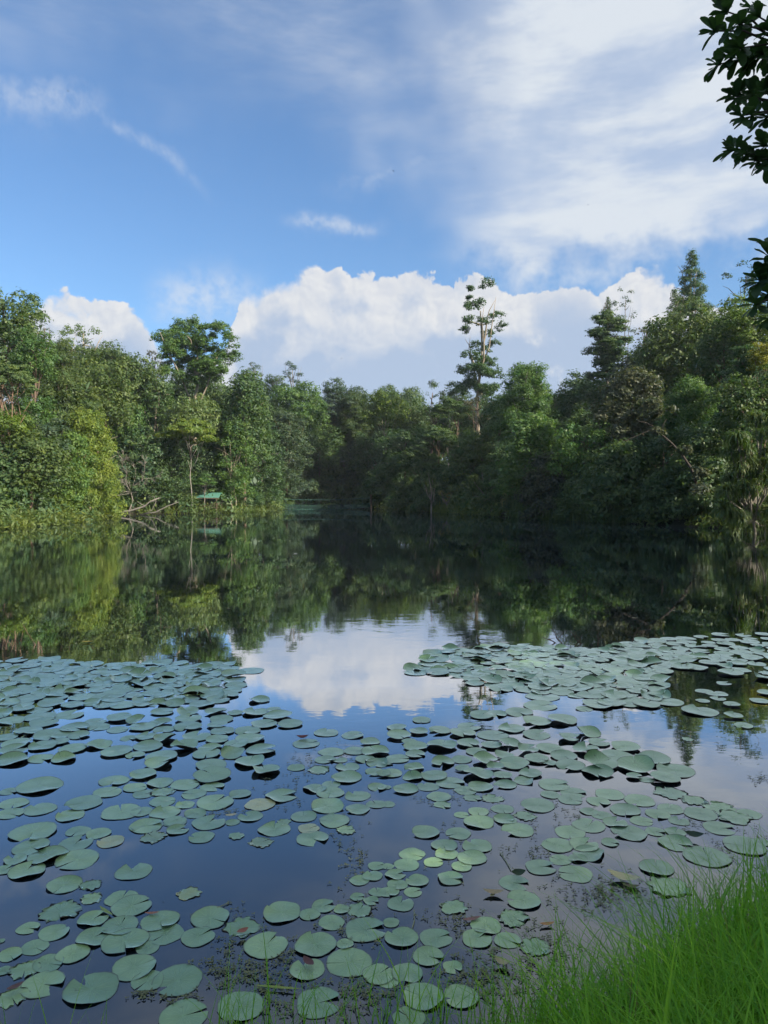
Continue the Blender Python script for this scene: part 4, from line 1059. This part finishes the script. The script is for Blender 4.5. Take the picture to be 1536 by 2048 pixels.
for txt, ox, oy in ((z4, 0, 1240), (z5, 768, 1240), (z6, 0, 1640), (z7, 768, 1640)):
    for tk in txt.split():
        a, b_, c_ = tk.split(','); fl = c_[-1] if c_[-1].isalpha() else ''; c_ = c_.rstrip('cryY')
        pads.append([ox + float(a) / 2, oy + float(b_) / 2, float(c_) / 2, fl])
def in_poly(x, y, P):
    ins = False
    for i in range(len(P)):
        (x0, y0), (x1, y1) = P[i], P[(i + 1) % len(P)]
        if (y0 > y) != (y1 > y) and x < (x1 - x0) * (y - y0) / (y1 - y0) + x0: ins = not ins
    return ins
rr_ = random.Random(5)
def raft(poly, spacing, dia, n, curl):
    W_ = [on_water(*p) for p in poly]; PW_ = [(p.x, p.y) for p in W_]
    ex = [(on_water(p[0], p[1]).x, on_water(p[0], p[1]).y) for p in pads]
    xs = [p[0] for p in PW_]; ys = [p[1] for p in PW_]
    for _ in range(n):
        x, y = rr_.uniform(min(xs), max(xs)), rr_.uniform(min(ys), max(ys))
        sp = spacing(x, y) if callable(spacing) else spacing
        if in_poly(x, y, PW_) and all((x - a) ** 2 + (y - b) ** 2 > sp * sp for a, b in ex):
            ex.append((x, y)); dd = rr_.uniform(*dia)
            v = Vector((x, y, -CAMH)); cz = y * math.cos(PITCH) + CAMH * math.sin(PITCH)
            px = 768 + F * x / cz; yc = (-CAMH * math.cos(PITCH) + y * math.sin(PITCH)); py = 1024 - F * yc / cz
            pads.append([px, py, dd * F / cz, 'c' if rr_.random() < curl else 'y' if rr_.random() < .04 else 'r' if rr_.random() < .06 else '', 1])
raft([(-30, 1322), (90, 1320), (200, 1330), (330, 1326), (470, 1330), (486, 1344), (478, 1385), (440, 1402), (390, 1412), (200, 1412), (0, 1430), (-30, 1430)], .178, (.22, .34), 9000, .30)
raft([(812, 1347), (850, 1322), (862, 1302), (1000, 1292), (1140, 1296), (1190, 1304), (1290, 1280), (1400, 1270), (1560, 1268), (1560, 1360), (1480, 1352), (1420, 1340), (1350, 1336), (1330, 1360), (1325, 1396), (1300, 1410), (1220, 1410), (1160, 1392), (1040, 1384), (950, 1370), (910, 1350), (870, 1347)], lambda x, y: .168 if x < 4.3 else .24, (.22, .34), 14000, .26)
raft([(1420, 1350), (1560, 1360), (1560, 1415), (1500, 1405), (1440, 1380)], .42, (.22, .3), 1500, 0)
print('pads', len(pads))
ZONES = [
 ('the far left raft', lambda x, y: y < 1415 and x < 560),
 ('far right raft behind twigs', lambda x, y: y < 1330 and x > 780),
 ('the dense far right raft', lambda x, y: y < 1420 and 780 < x < 1330),
 ('loose fringe over dark reflections', lambda x, y: y < 1560 and x >= 1330),
 ('left edge cluster, middle water', lambda x, y: y < 1540 and x < 200),
 ('the left middle raft', lambda x, y: y < 1540 and x < 400),
 ('the left raft by the red leaf', lambda x, y: y < 1540 and x < 615),
 ('the central raft, left half', lambda x, y: y < 1540 and x < 900),
 ('the raised central raft', lambda x, y: y < 1540 and x < 1100),
 ('the right tip of raised raft', lambda x, y: y < 1580),
 ('left edge group above blue water', lambda x, y: y < 1640 and x < 200),
 ('the wide group above open blue', lambda x, y: y < 1665 and x < 480),
 ('the yellowing group above open blue', lambda x, y: y < 1700 and x < 720),
 ('the lower fringe of central raft', lambda x, y: y < 1650 and x < 1080),
 ('the broad patch right of centre', lambda x, y: y < 1660 and x < 1300),
 ('the worn patch near right edge', lambda x, y: y < 1680 and x >= 1300),
 ('the cluster left of open blue', lambda x, y: y < 1770 and x < 260),
 ('the trail right of open blue', lambda x, y: y < 1830 and 700 < x < 990),
 ('the loose patch above bank grass', lambda x, y: y < 1830 and 990 <= x),
 ('the near left cluster', lambda x, y: y < 1880 and x < 330),
 ('near cluster left of centre', lambda x, y: y < 1930 and x < 520),
 ('near centre cluster among weed', lambda x, y: y < 1950 and x < 800),
 ('the near group by grass tips', lambda x, y: y < 1960 and x >= 800),
 ('the bottom left corner row', lambda x, y: x < 330),
 ('the nearest row behind thin grass', lambda x, y: True)]
vis = [p for p in pads]
order = sorted(range(len(pads)), key=lambda i: -(pads[i][2] ** 2 * math.sin(math.atan((pads[i][1] - 985) / F))) if -10 < pads[i][0] < 1546 and pads[i][1] < 2055 else 0)
singles = order[:298]; rest = order[298:]
zone_of = {}
for i in singles:
    for zi, (nm, fn) in enumerate(ZONES):
        if fn(pads[i][0], pads[i][1]): zone_of.setdefault(zi, []).append(i); break
labels = {}
rzs = [rr_.uniform(0, 6.283) for _ in pads]
def look(i):
    a = rzs[i] % 6.283
    return ('rightwards', 'away', 'leftwards', 'towards the viewer')[int(((a + .785) % 6.283) / 1.571) % 4]
for zi, ids in zone_of.items():
    nm = ZONES[zi][0]; n_ = len(ids); used = {}
    ex_ = [pads[i][2] / (pads[i][1] - 985) for i in ids]; q1, q2 = np.quantile(ex_, [.33, .67])
    xa, xb = np.quantile([pads[i][0] for i in ids], [.34, .66]); ya, yb = np.quantile([pads[i][1] for i in ids], [.34, .66])
    for i in ids:
        x, y, w, fl = pads[i][:4]; e_ = w / (y - 985)
        st_ = 'yellowing ragged' if fl == 'Y' else 'pale yellow' if fl == 'y' else 'worn ragged' if fl == 'r' else 'curled green' if fl == 'c' else 'flat green'
        sz = 'small' if e_ < q1 else 'broad' if e_ > q2 else 'mid sized'
        cell = ('far' if y < ya else 'near' if y > yb else 'mid') + ' ' + ('left' if x < xa else 'right' if x > xb else 'centre')
        used.setdefault((st_, sz, cell, look(i)), []).append(i)
    for (st_, sz, cell, lk), grp in used.items():
        grp.sort(key=lambda i: pads[i][0])
        for k, i in enumerate(grp):
            pos = '' if len(grp) == 1 else ('left hand ', 'right hand ')[k] if len(grp) == 2 else ('leftmost ', 'middle ', 'rightmost ')[k] if len(grp) == 3 else ('leftmost ', 'inner left ', 'inner right ', 'rightmost ')[k] if len(grp) == 4 else ''
            labels[i] = f"{pos}{sz} {st_} pad notched {lk.split()[0]}, {cell}, {nm}"
            if len(labels[i].split()) > 16: labels[i] = labels[i].replace('left hand ', 'left ').replace('right hand ', 'right ').replace(sz + ' ', '', 1)
pr = random.Random(3); SV, SF, SUV = [], [], []; nv = 0
for oi_, i in enumerate(order):
    px, py, w, fl = pads[i][:4]; is_raft = len(pads[i]) > 4
    kind = 'curl' if fl == 'c' else 'ragged' if fl in ('r', 'Y') and fl else 'flat'
    k = (kind, pr.randrange({'flat': 14, 'curl': 10, 'ragged': 6}[kind]))
    c = on_water(px, py); rad = w / 2 * (c.y * math.cos(PITCH) + CAMH * math.sin(PITCH)) / F
    inraft = is_raft or (1400 < py < 1560 and not (600 < px < 700))
    tilt = R(pr.uniform(0, 4.5 if inraft else .5)) if kind != 'curl' else R(pr.uniform(0, 8))
    if kind == 'curl' and not inraft:
        tilt *= .15; k = ('curl', k[1] % 3)
    zc = .001 + pr.random() * (.003 if not inraft else .02) + rad * math.sin(tilt) * (.6 if inraft else .8)
    rz = rzs[i]; ta = pr.gauss(0, .75) if inraft else pr.uniform(0, 6.283)
    M = Matrix.Translation((c.x, c.y, zc)) @ Matrix.Rotation(tilt, 4, Vector((math.cos(ta), math.sin(ta), 0))) @ Matrix.Rotation(rz, 4, 'Z') @ Matrix.Diagonal((rad, rad, rad, 1))
    mat = PM['yellow'] if fl in ('Y',) and fl else PM['pale'] if fl == 'y' else PM['green']
    if oi_ < 298:
        me = pad_mesh(k)
        o = bpy.data.objects.new('lily_pad', me); C.objects.link(o); o.matrix_world = M
        if not me.materials: me.materials.append(PM['green'])
        o.material_slots[0].link = 'OBJECT'; o.material_slots[0].material = mat
        tag(o, labels[i], 'lily pad', 'lily pads floating on the lake')
    else:
        V, UV, Fq = PG_low[k]; A = np.array(M)
        SV.append(V @ A[:3, :3].T + A[:3, 3]); SUV.append(UV); SF.append(Fq + nv); nv += len(V)
o = link('lily_pads', quick_mesh('lily_pads', np.concatenate(SV), np.concatenate(SF), uv=np.concatenate(SUV), smooth=True), PM['green'])
tag(o, 'many small distant green pads crowding the two far rafts', 'lily pads', kind='stuff')

# ------------------------------------------------------------------ things afloat
def floating_leaf(px, py, wpx, asp, col, label, rz=0, curl=.25, z=.012, name='fallen_leaf', cat='leaf', tilt=0):
    c = on_water(px, py, z); L = wpx * c.y / F; V = []; Fq = []
    n = 9
    for i in range(n):
        t = i / (n - 1); x = (t - .5) * L; w = L * asp * .5 * math.sin(math.pi * min(.985, max(.02, t))) ** .75
        zc = curl * L * (2 * t - 1) ** 2 * .35
        for s_ in (-1, 0, 1): V.append((x, s_ * w, zc + abs(s_) * curl * w * .7))
    for i in range(n - 1):
        for k in (0, 1): Fq.append([i * 3 + k, (i + 1) * 3 + k, (i + 1) * 3 + k + 1, i * 3 + k + 1])
    mt = simple(name + '_skin', col, .55, .35, 30)
    o = link(name, quick_mesh(name, V, Fq, smooth=True), mt); o.location = c; o.rotation_euler = (tilt, 0, rz)
    tag(o, label, cat, 'fallen leaves on the water'); return o
floating_leaf(605, 1476, 24, .6, (.14, .02, .01), 'dark red fallen leaf at the tip of the left middle raft', .1, .7)
floating_leaf(175, 1284, 22, .5, (.55, .38, .03), 'bright yellow leaf floating alone beyond the left raft', .2, .3)
floating_leaf(617, 1924, 36, .5, (.10, .035, .03), 'dark reddish leaf lying across a near central pad', -.9, .3, .03)
floating_leaf(304, 1826, 28, .3, (.32, .13, .07), 'orange brown leaf between pads at lower left', .1, .2)
floating_leaf(1094, 1848, 32, .32, (.42, .20, .05), 'orange leaf floating alone left of the bank grass', .15, .3)
floating_leaf(987, 1786, 42, .42, (.36, .28, .15), 'curled tan leaf on open water right of centre', -.1, .5)
floating_leaf(1248, 1758, 66, .45, (.42, .40, .22), 'large pale yellow folded leaf above the bank grass', -.5, .5)
floating_leaf(1262, 1774, 34, .4, (.10, .07, .045), 'brown dead leaf touching the large pale folded one', -.2, .5)
floating_leaf(943, 1838, 40, .3, (.20, .10, .08), 'faded reddish leaf among pond weed right of centre', .3, .2)
floating_leaf(462, 1630, 24, .4, (.50, .46, .26), 'small cream leaf among the yellowing pads', .3, .2, .02)
floating_leaf(1005, 1928, 36, .6, (.40, .36, .20), 'crumpled pale leaf near the tips of bank grass', -.6, .8)
floating_leaf(1036, 1746, 30, .5, (.02, .05, .02), 'dark green leaf tip sticking up beside right of centre pad', .2, .6, .03, tilt=.5)
floating_leaf(1388, 1670, 36, .4, (.02, .05, .025), 'dark green curled leaf edge rising near right edge', -.3, .6, .03, tilt=.5)
floating_leaf(985, 1790, 16, .5, (.32, .30, .14), 'small pale bit of leaf beside the curled tan leaf', .8, .3)
floating_leaf(485, 1862, 26, .6, (.26, .09, .05), 'rusty leaf lying on the ragged pad at lower left', .7, .3, .03)
floating_leaf(30, 1974, 34, .45, (.12, .06, .045), 'dead brown leaf at the bottom left edge', .8, .3, .03)
floating_leaf(555, 1974, 96, .08, (.22, .28, .05), 'long yellow green blade lying on water at bottom', -.12, .02, .015)
floating_leaf(212, 1822, 50, .16, (.20, .28, .07), 'broken green stem floating between lower left pads', -.7, .1)
floating_leaf(591, 1107, 9, .5, (.8, .8, .78), 'white bit of litter floating far out on dark water', 0, .2, name='litter', cat='litter')
for i, (x, y) in enumerate([(1348, 1222), (1425, 1195), (1270, 1236), (458, 1217), (702, 1212), (1088, 1245), (1400, 1250)]):
    floating_leaf(x, y, rr_.uniform(9, 15), .4, (.30, .27, .12), ['pale leaf fleck on dark water above the right raft', 'pale leaf fleck nearest the right edge, farthest out', 'pale leaf fleck left of the bare twigs', 'pale leaf fleck drifting on green reflection left of centre', 'pale leaf fleck drifting on dark reflection near centre', 'pale leaf fleck just beyond the tips of bare twigs', 'pale leaf fleck just above the right raft edge'][i], rr_.uniform(0, 3), .2)
# pond weed: little trios of leaves in loose mats
wd, g = mat_base('pond_weed')
geo = g.node('ShaderNodeNewGeometry').outputs['Random Per Island']
finish(g, principled(g, g.mix(geo, (.05, .07, .022, 1), (.17, .18, .07, 1)), .5, .4))
V = []; r = np.random.default_rng(21)
PC = np.array([(on_water(p[0], p[1]).x, on_water(p[0], p[1]).y, p[2] / 2 * on_water(p[0], p[1]).y / F * 1.02) for p in pads])
spots = [(700, 1850, 60, 50, 260), (560, 1590, 50, 28, 110), (640, 1515, 70, 20, 90), (600, 1540, 40, 25, 70), (470, 1880, 50, 60, 210), (460, 1945, 60, 30, 200), (545, 1945, 40, 45, 170), (330, 1990, 70, 16, 130),
         (910, 1845, 60, 30, 150), (560, 1910, 50, 30, 120), (700, 1720, 30, 80, 110), (1220, 1790, 100, 34, 420), (960, 1960, 90, 50, 420), (1060, 1700, 90, 40, 120), (1120, 1625, 110, 30, 140),
         (890, 1600, 70, 16, 90), (1400, 1650, 90, 30, 150), (1480, 1700, 60, 20, 120), (730, 1990, 80, 40, 260), (600, 2000, 100, 40, 240), (450, 1625, 40, 10, 60), (1080, 1900, 70, 60, 260), (1520, 1560, 20, 10, 50), (700, 1500, 60, 20, 60), (905, 1700, 30, 60, 60), (720, 1730, 14, 50, 60)]
for (cx, cy, sx_, sy_, n) in spots:
    for _ in range(int(n * .5)):
        c = on_water(r.normal(cx, sx_ * .55), min(2100, r.normal(cy, sy_ * .55))); a0 = r.uniform(0, 6.28); s_ = r.uniform(.007, .018)
        if shore_dist(np.array([c.x]), np.array([c.y]))[0] > -.02 or np.any((PC[:, 0] - c.x) ** 2 + (PC[:, 1] - c.y) ** 2 < PC[:, 2] ** 2): continue
        for k in range(3):
            a = a0 + k * 2.1 + r.normal(0, .2); d = np.array([math.cos(a), math.sin(a), 0]); s = np.array([-d[1], d[0], 0]); o_ = np.array([c.x, c.y, .004 + r.random() * .006])
            V += [o_, o_ + d * s_ * .6 + s * s_ * .35, o_ + d * s_ * 1.3 + np.array([0, 0, .003]), o_ + d * s_ * .6 - s * s_ * .35]
tag(link('pond_weed', quick_mesh('pond_weed', V, np.arange(len(V))), wd), 'brown green specks of floating pond weed between the pads', 'pond weed', kind='stuff')
# thin pad stems seen on the surface
for i, (pts, lab) in enumerate([([(1000, 1705), (1012, 1722), (1022, 1740)], 'curved pale lily stem lying on open water right of centre'), ([(434, 1815), (448, 1810), (458, 1804)], 'short pale stem left of the ragged lower pad'), ([(828, 1820), (829, 1840), (824, 1858)], 'straight pale stem between the pads near centre')]):
    P = [on_water(x, y, .006) for x, y in pts]; b0 = P[0].copy()
    o = MB().tube([p - b0 for p in P], .003, 5).build('lily_stem', simple('stem', (.25, .27, .15))); o.location = b0; tag(o, lab, 'stem', 'loose lily stems')

# ------------------------------------------------------------------ bank grass
LEAF['bankgrass'] = (0.115, 0.255, 0.032)
r = np.random.default_rng(31)
def bank_points(n, x0, x1, y0, y1, s0, s1, clump=.35):
    out = []
    while len(out) < n:
        x = r.uniform(x0, x1, 8000); y = r.uniform(y0, y1, 8000); s = shore_dist(x, y)
        f = .5 + .5 * np.sin(x * 7.1 + 2 * np.sin(y * 5)) * np.cos(y * 8.3 + x * 2)
        ok = (s > s0) & (s < s1) & (r.random(8000) < (1 - clump) + clump * f)
        out += list(zip(x[ok], y[ok]))
    return np.array(out[:n])
P = bank_points(34000, .1, 6.5, 1.4, 7.5, -.12, 1.9)
fall = sm(-.1, .9, P[:, 0])
hh = (.17 + .24 * fall) * (1 + .35 * np.sin(P[:, 0] * 3.1 + P[:, 1] * 2.3) * np.sin(P[:, 1] * 4.1 - P[:, 0]))
V1, F1, v1 = blades(P, np.maximum(ground_z(P[:, 0], P[:, 1]), -.05) - .02, hh * np.where(r.random(len(P)) < .45, .6, 1), np.where(r.random(len(P)) < .12, r.uniform(.010, .017, len(P)), r.uniform(.004, .009, len(P))), r, 1.25, 5)
P = bank_points(1500, -3.5, .5, 1.6, 3.2, -.10, .9, .9)
V2, F2, v2 = blades(P, np.maximum(ground_z(P[:, 0], P[:, 1]), -.05) - .02, .26 * np.ones(len(P)), r.uniform(.004, .008, len(P)), r, .7, 5)
P = bank_points(900, .3, 5.5, 2.4, 7.0, -.35, .25, .6)
V3, F3, v3 = blades(P, np.zeros(len(P)) - .03, (.26 + .20 * r.random(len(P))), r.uniform(.003, .007, len(P)), r, .75, 5)
P = np.concatenate([bank_points(420, -.75, .9, 2.3, 3.45, -.75, .1, .8), bank_points(26, -1.9, -1.2, 2.9, 3.3, -.6, .1, .2)])
V4, F4, v4 = blades(P, np.zeros(len(P)) - .04, .34 * np.ones(len(P)), r.uniform(.003, .008, len(P)), r, .9, 5)
n1_, n2_, n3_ = len(V1), len(V1) + len(V2), len(V1) + len(V2) + len(V3)
V = np.concatenate([V1, V2, V3, V4]); Fq = np.concatenate([F1, F2 + n1_, F3 + n2_, F4 + n3_]); v = np.concatenate([v1, v2, v3, v4])
tag(link('bank_grass', quick_mesh('bank_grass', V, Fq, v=v), leaf_mat('bankgrass', .35, .10)), 'long green grass on the near bank at lower right', 'grass', kind='stuff')

P = bank_points(750, .2, 6, 2.2, 7.0, -.05, 1.6, .5)
V5, F5, v5 = blades(P, np.maximum(ground_z(P[:, 0], P[:, 1]), -.05), .36 * np.ones(len(P)), r.uniform(.003, .007, len(P)), r, 1.4, 5)
tag(link('dry_grass', quick_mesh('dry_grass', V5, F5, v=v5), leaf_mat('straw', .2, .1)), 'dead straw blades among the green bank grass', 'grass', kind='stuff')

# ------------------------------------------------------------------ overhanging branch at upper right
def broad_leaf_mesh(L, Wd, seed):
    r = random.Random(seed); V = []; Fq = []; n = 8
    for i in range(n):
        t = i / (n - 1); x = t * L; w = Wd * .5 * (.22, .34, .52, .74, .93, 1.0, .86, .34)[i]
        zc = -.10 * L * t * t * r.uniform(.6, 1.5)
        for s_ in (-1, 0, 1): V.append((x, s_ * w, zc + abs(s_) * w * .25))
    for i in range(n - 1):
        for k in (0, 1): Fq.append([i * 3 + k, (i + 1) * 3 + k, (i + 1) * 3 + k + 1, i * 3 + k + 1])
    return quick_mesh('leaf', V, Fq, smooth=True, v=[.4] * len(Fq))
LEAF['glossy'] = (0.030, 0.062, 0.026)
lm = [broad_leaf_mesh(.104, .050, s_) for s_ in range(4)]
tx, ty_ = 6.6, 4.2
og = empty('overhanging_tree', (tx, ty_, gz(tx, ty_)), 'dark broad leafed branches hanging into the upper right corner', 'tree')
base_ = og.location.copy()
MB().tube([(0, 0, -.3), (-.15, .1, 1.5), (.1, .1, 3.2), (.2, .3, 5.2), (.1, .4, 7.2)], [.24, .2, .17, .13, .07], 10).build('trunk', bark('dark'), og, True)
whorls = [(1450, 22, 0), (1428, 62, 0), (1432, 130, 0), (1480, 96, 0), (1512, 30, 0), (1478, 48, 0), (1532, 110, 0), (1505, 118, 0), (1538, 62, 0), (1496, 70, 0), (1462, 112, 0),
          (1468, 192, 1), (1502, 232, 1), (1480, 232, 1), (1530, 182, 1), (1500, 192, 1), (1532, 236, 1), (1458, 300, 2), (1492, 308, 2), (1528, 290, 2), (1538, 316, 2), (1510, 322, 2),
          (1536, 488, 3), (1536, 540, 3), (1518, 560, 3), (1512, 610, 3), (1534, 590, 3), (1538, 640, 3), (1540, 515, 3)]
lr = random.Random(12); starts = [Vector((.1, .3, 4.9)), Vector((.1, .2, 4.1)), Vector((.08, .15, 3.6)), Vector((.05, .1, 2.3))]
nleaf = 0
for bi in range(4):
    D = [4.5, 4.4, 4.6, 4.2][bi]; ws_ = [w for w in whorls if w[2] == bi]
    mean_y = sum(w[1] for w in ws_) / len(ws_); hub = at(1590, mean_y, D + .1) - base_
    MB().tube(limb(lr, starts[bi], hub, 5, .03), [.06, .05, .04, .032, .025, .018], 7).build('branch', bark('dark'), og, True)
    for (x, y, _) in ws_:
        p = at(x, y, D + lr.uniform(-.25, .25)) - base_
        ax = ((p - hub).normalized() + Vector((lr.uniform(-.3, .3), lr.uniform(-.6, .3), lr.uniform(-.1, .4)))).normalized()
        MB().tube(limb(lr, hub, p, 3, .05), [.010, .008, .006, .004], 5).build('twig', bark('dark'), og, True)
        u = ax.orthogonal().normalized(); v_ = ax.cross(u)
        for k in range(10):
            a = k * 2.4 + lr.uniform(-.3, .3); sp = lr.uniform(.5, 1.25); dr = (ax * math.cos(sp) + (u * math.cos(a) + v_ * math.sin(a)) * math.sin(sp)).normalized()
            o = bpy.data.objects.new('leaf', lm[k % 4]); C.objects.link(o); o.parent = og; o.location = p - ax * lr.uniform(0, .03)
            q_ = dr.to_track_quat('X', 'Z'); o.rotation_mode = 'QUATERNION'; o.rotation_quaternion = q_
            s_ = lr.uniform(.7, 1.15); o.scale = (s_, s_, s_)
            if not lm[k % 4].materials: lm[k % 4].materials.append(leaf_mat('glossy', .30))
            nleaf += 1
print('leaves', nleaf)
# the same leaves further in, joined: too many to pick apart
LV = [np.array([v.co[:] for v in m_.vertices]) for m_ in lm]; LFq = np.array([list(p.vertices) for p in lm[0].polygons]); FV = []; FF = []; nn = 0
for bi, cnt in ((0, 9), (1, 4), (2, 3), (3, 5)):
    ws_ = [w for w in whorls if w[2] == bi]
    for k in range(cnt):
        w_ = lr.choice(ws_); D = 4.6 + lr.uniform(-.3, .5)
        p = np.array(at(w_[0] + lr.uniform(8, 75), w_[1] + lr.uniform(-10, 10), D) - base_)
        for q in range(11):
            d_ = Vector((lr.uniform(-1, .6), lr.uniform(-1, 1), lr.uniform(-.8, .8))).normalized(); M_ = np.array(d_.to_track_quat('X', 'Z').to_matrix())
            V_ = LV[q % 4] * lr.uniform(.7, 1.1) @ M_.T + p; FV.append(V_); FF.append(LFq + nn); nn += len(V_)
FV = np.concatenate(FV); FF = np.concatenate(FF)
tag(link('foliage', quick_mesh('foliage', FV, FF, smooth=True, v=[.4] * len(FF)), leaf_mat('glossy', .30), og), kind='stuff')
rr2 = np.random.default_rng(8); n = 5200
U = unit(n, rr2) * (rr2.random((n, 1)) ** .35) * np.array([2.6, 2.6, 2.4]) + np.array([.9, .3, 5.6])
keep = []
for p in U:
    w_ = base_ + Vector(p); cz = max(.1, w_.y); keep.append(768 + F * w_.x / cz > 1590)
U = U[np.array(keep)]
V = leaf_cards(U, unit(len(U), rr2) + np.array([0, 0, .5]), np.full(len(U), .12), np.full(len(U), .05), rr2, .1)
tag(link('foliage', quick_mesh('foliage', V, np.arange(len(V)), v=rr2.random(len(U))), leaf_mat('glossy', .30), og), kind='stuff')

# ------------------------------------------------------------------ birds
bird_m = simple('bird_feathers', (.03, .03, .035), .7)
for i, (x, y, D, s_, rz, lab) in enumerate([(948, 338, 62, .34, .4, 'tiny dark bird highest right over the middle of the sky'), (787, 342, 62, .30, 1.9, 'tiny dark bird left of highest right bird, above picture centre'),
    (1176, 410, 70, .26, 2.4, 'tiny bird in front of the white veil at upper right'), (315, 267, 60, .26, .9, 'tiny bird high over the left forest near the thin streak'),
    (683, 717, 80, .46, .7, 'bird gliding low over the dip of the central skyline'), (666, 623, 85, .34, 1.2, 'small bird in front of grey cloud bank above the dip'), (136, 182, 60, .26, 2.0, 'tiny bird beside the wisp at the upper left')]):
    p = at(x, y, D); V = [(.5, 0, 0), (.2, .07, .02), (.2, -.07, .02), (-.3, .05, 0), (-.3, -.05, 0), (-.6, .10, 0), (-.6, -.10, 0), (.1, 0, .08), (.1, 0, -.07),
                         (.1, .55, .16), (-.05, .5, .15), (-.35, 1.05, .05), (.1, -.55, .16), (-.05, -.5, .15), (-.35, -1.05, .05)]
    Fc = [(0, 1, 7), (0, 7, 2), (0, 8, 1), (0, 2, 8), (1, 3, 7), (2, 7, 4), (1, 8, 3), (2, 4, 8), (3, 4, 7), (3, 8, 4), (3, 5, 6, 4), (1, 9, 10, 3), (9, 11, 10), (2, 4, 13, 12), (12, 13, 14)]
    me = bpy.data.meshes.new('bird'); me.from_pydata([tuple(c * s_ * .5 for c in v) for v in V], [], Fc)
    o = link('bird', me, bird_m); o.location = p; o.rotation_euler = (.3, .2, rz); tag(o, lab, 'bird', 'birds in the sky')
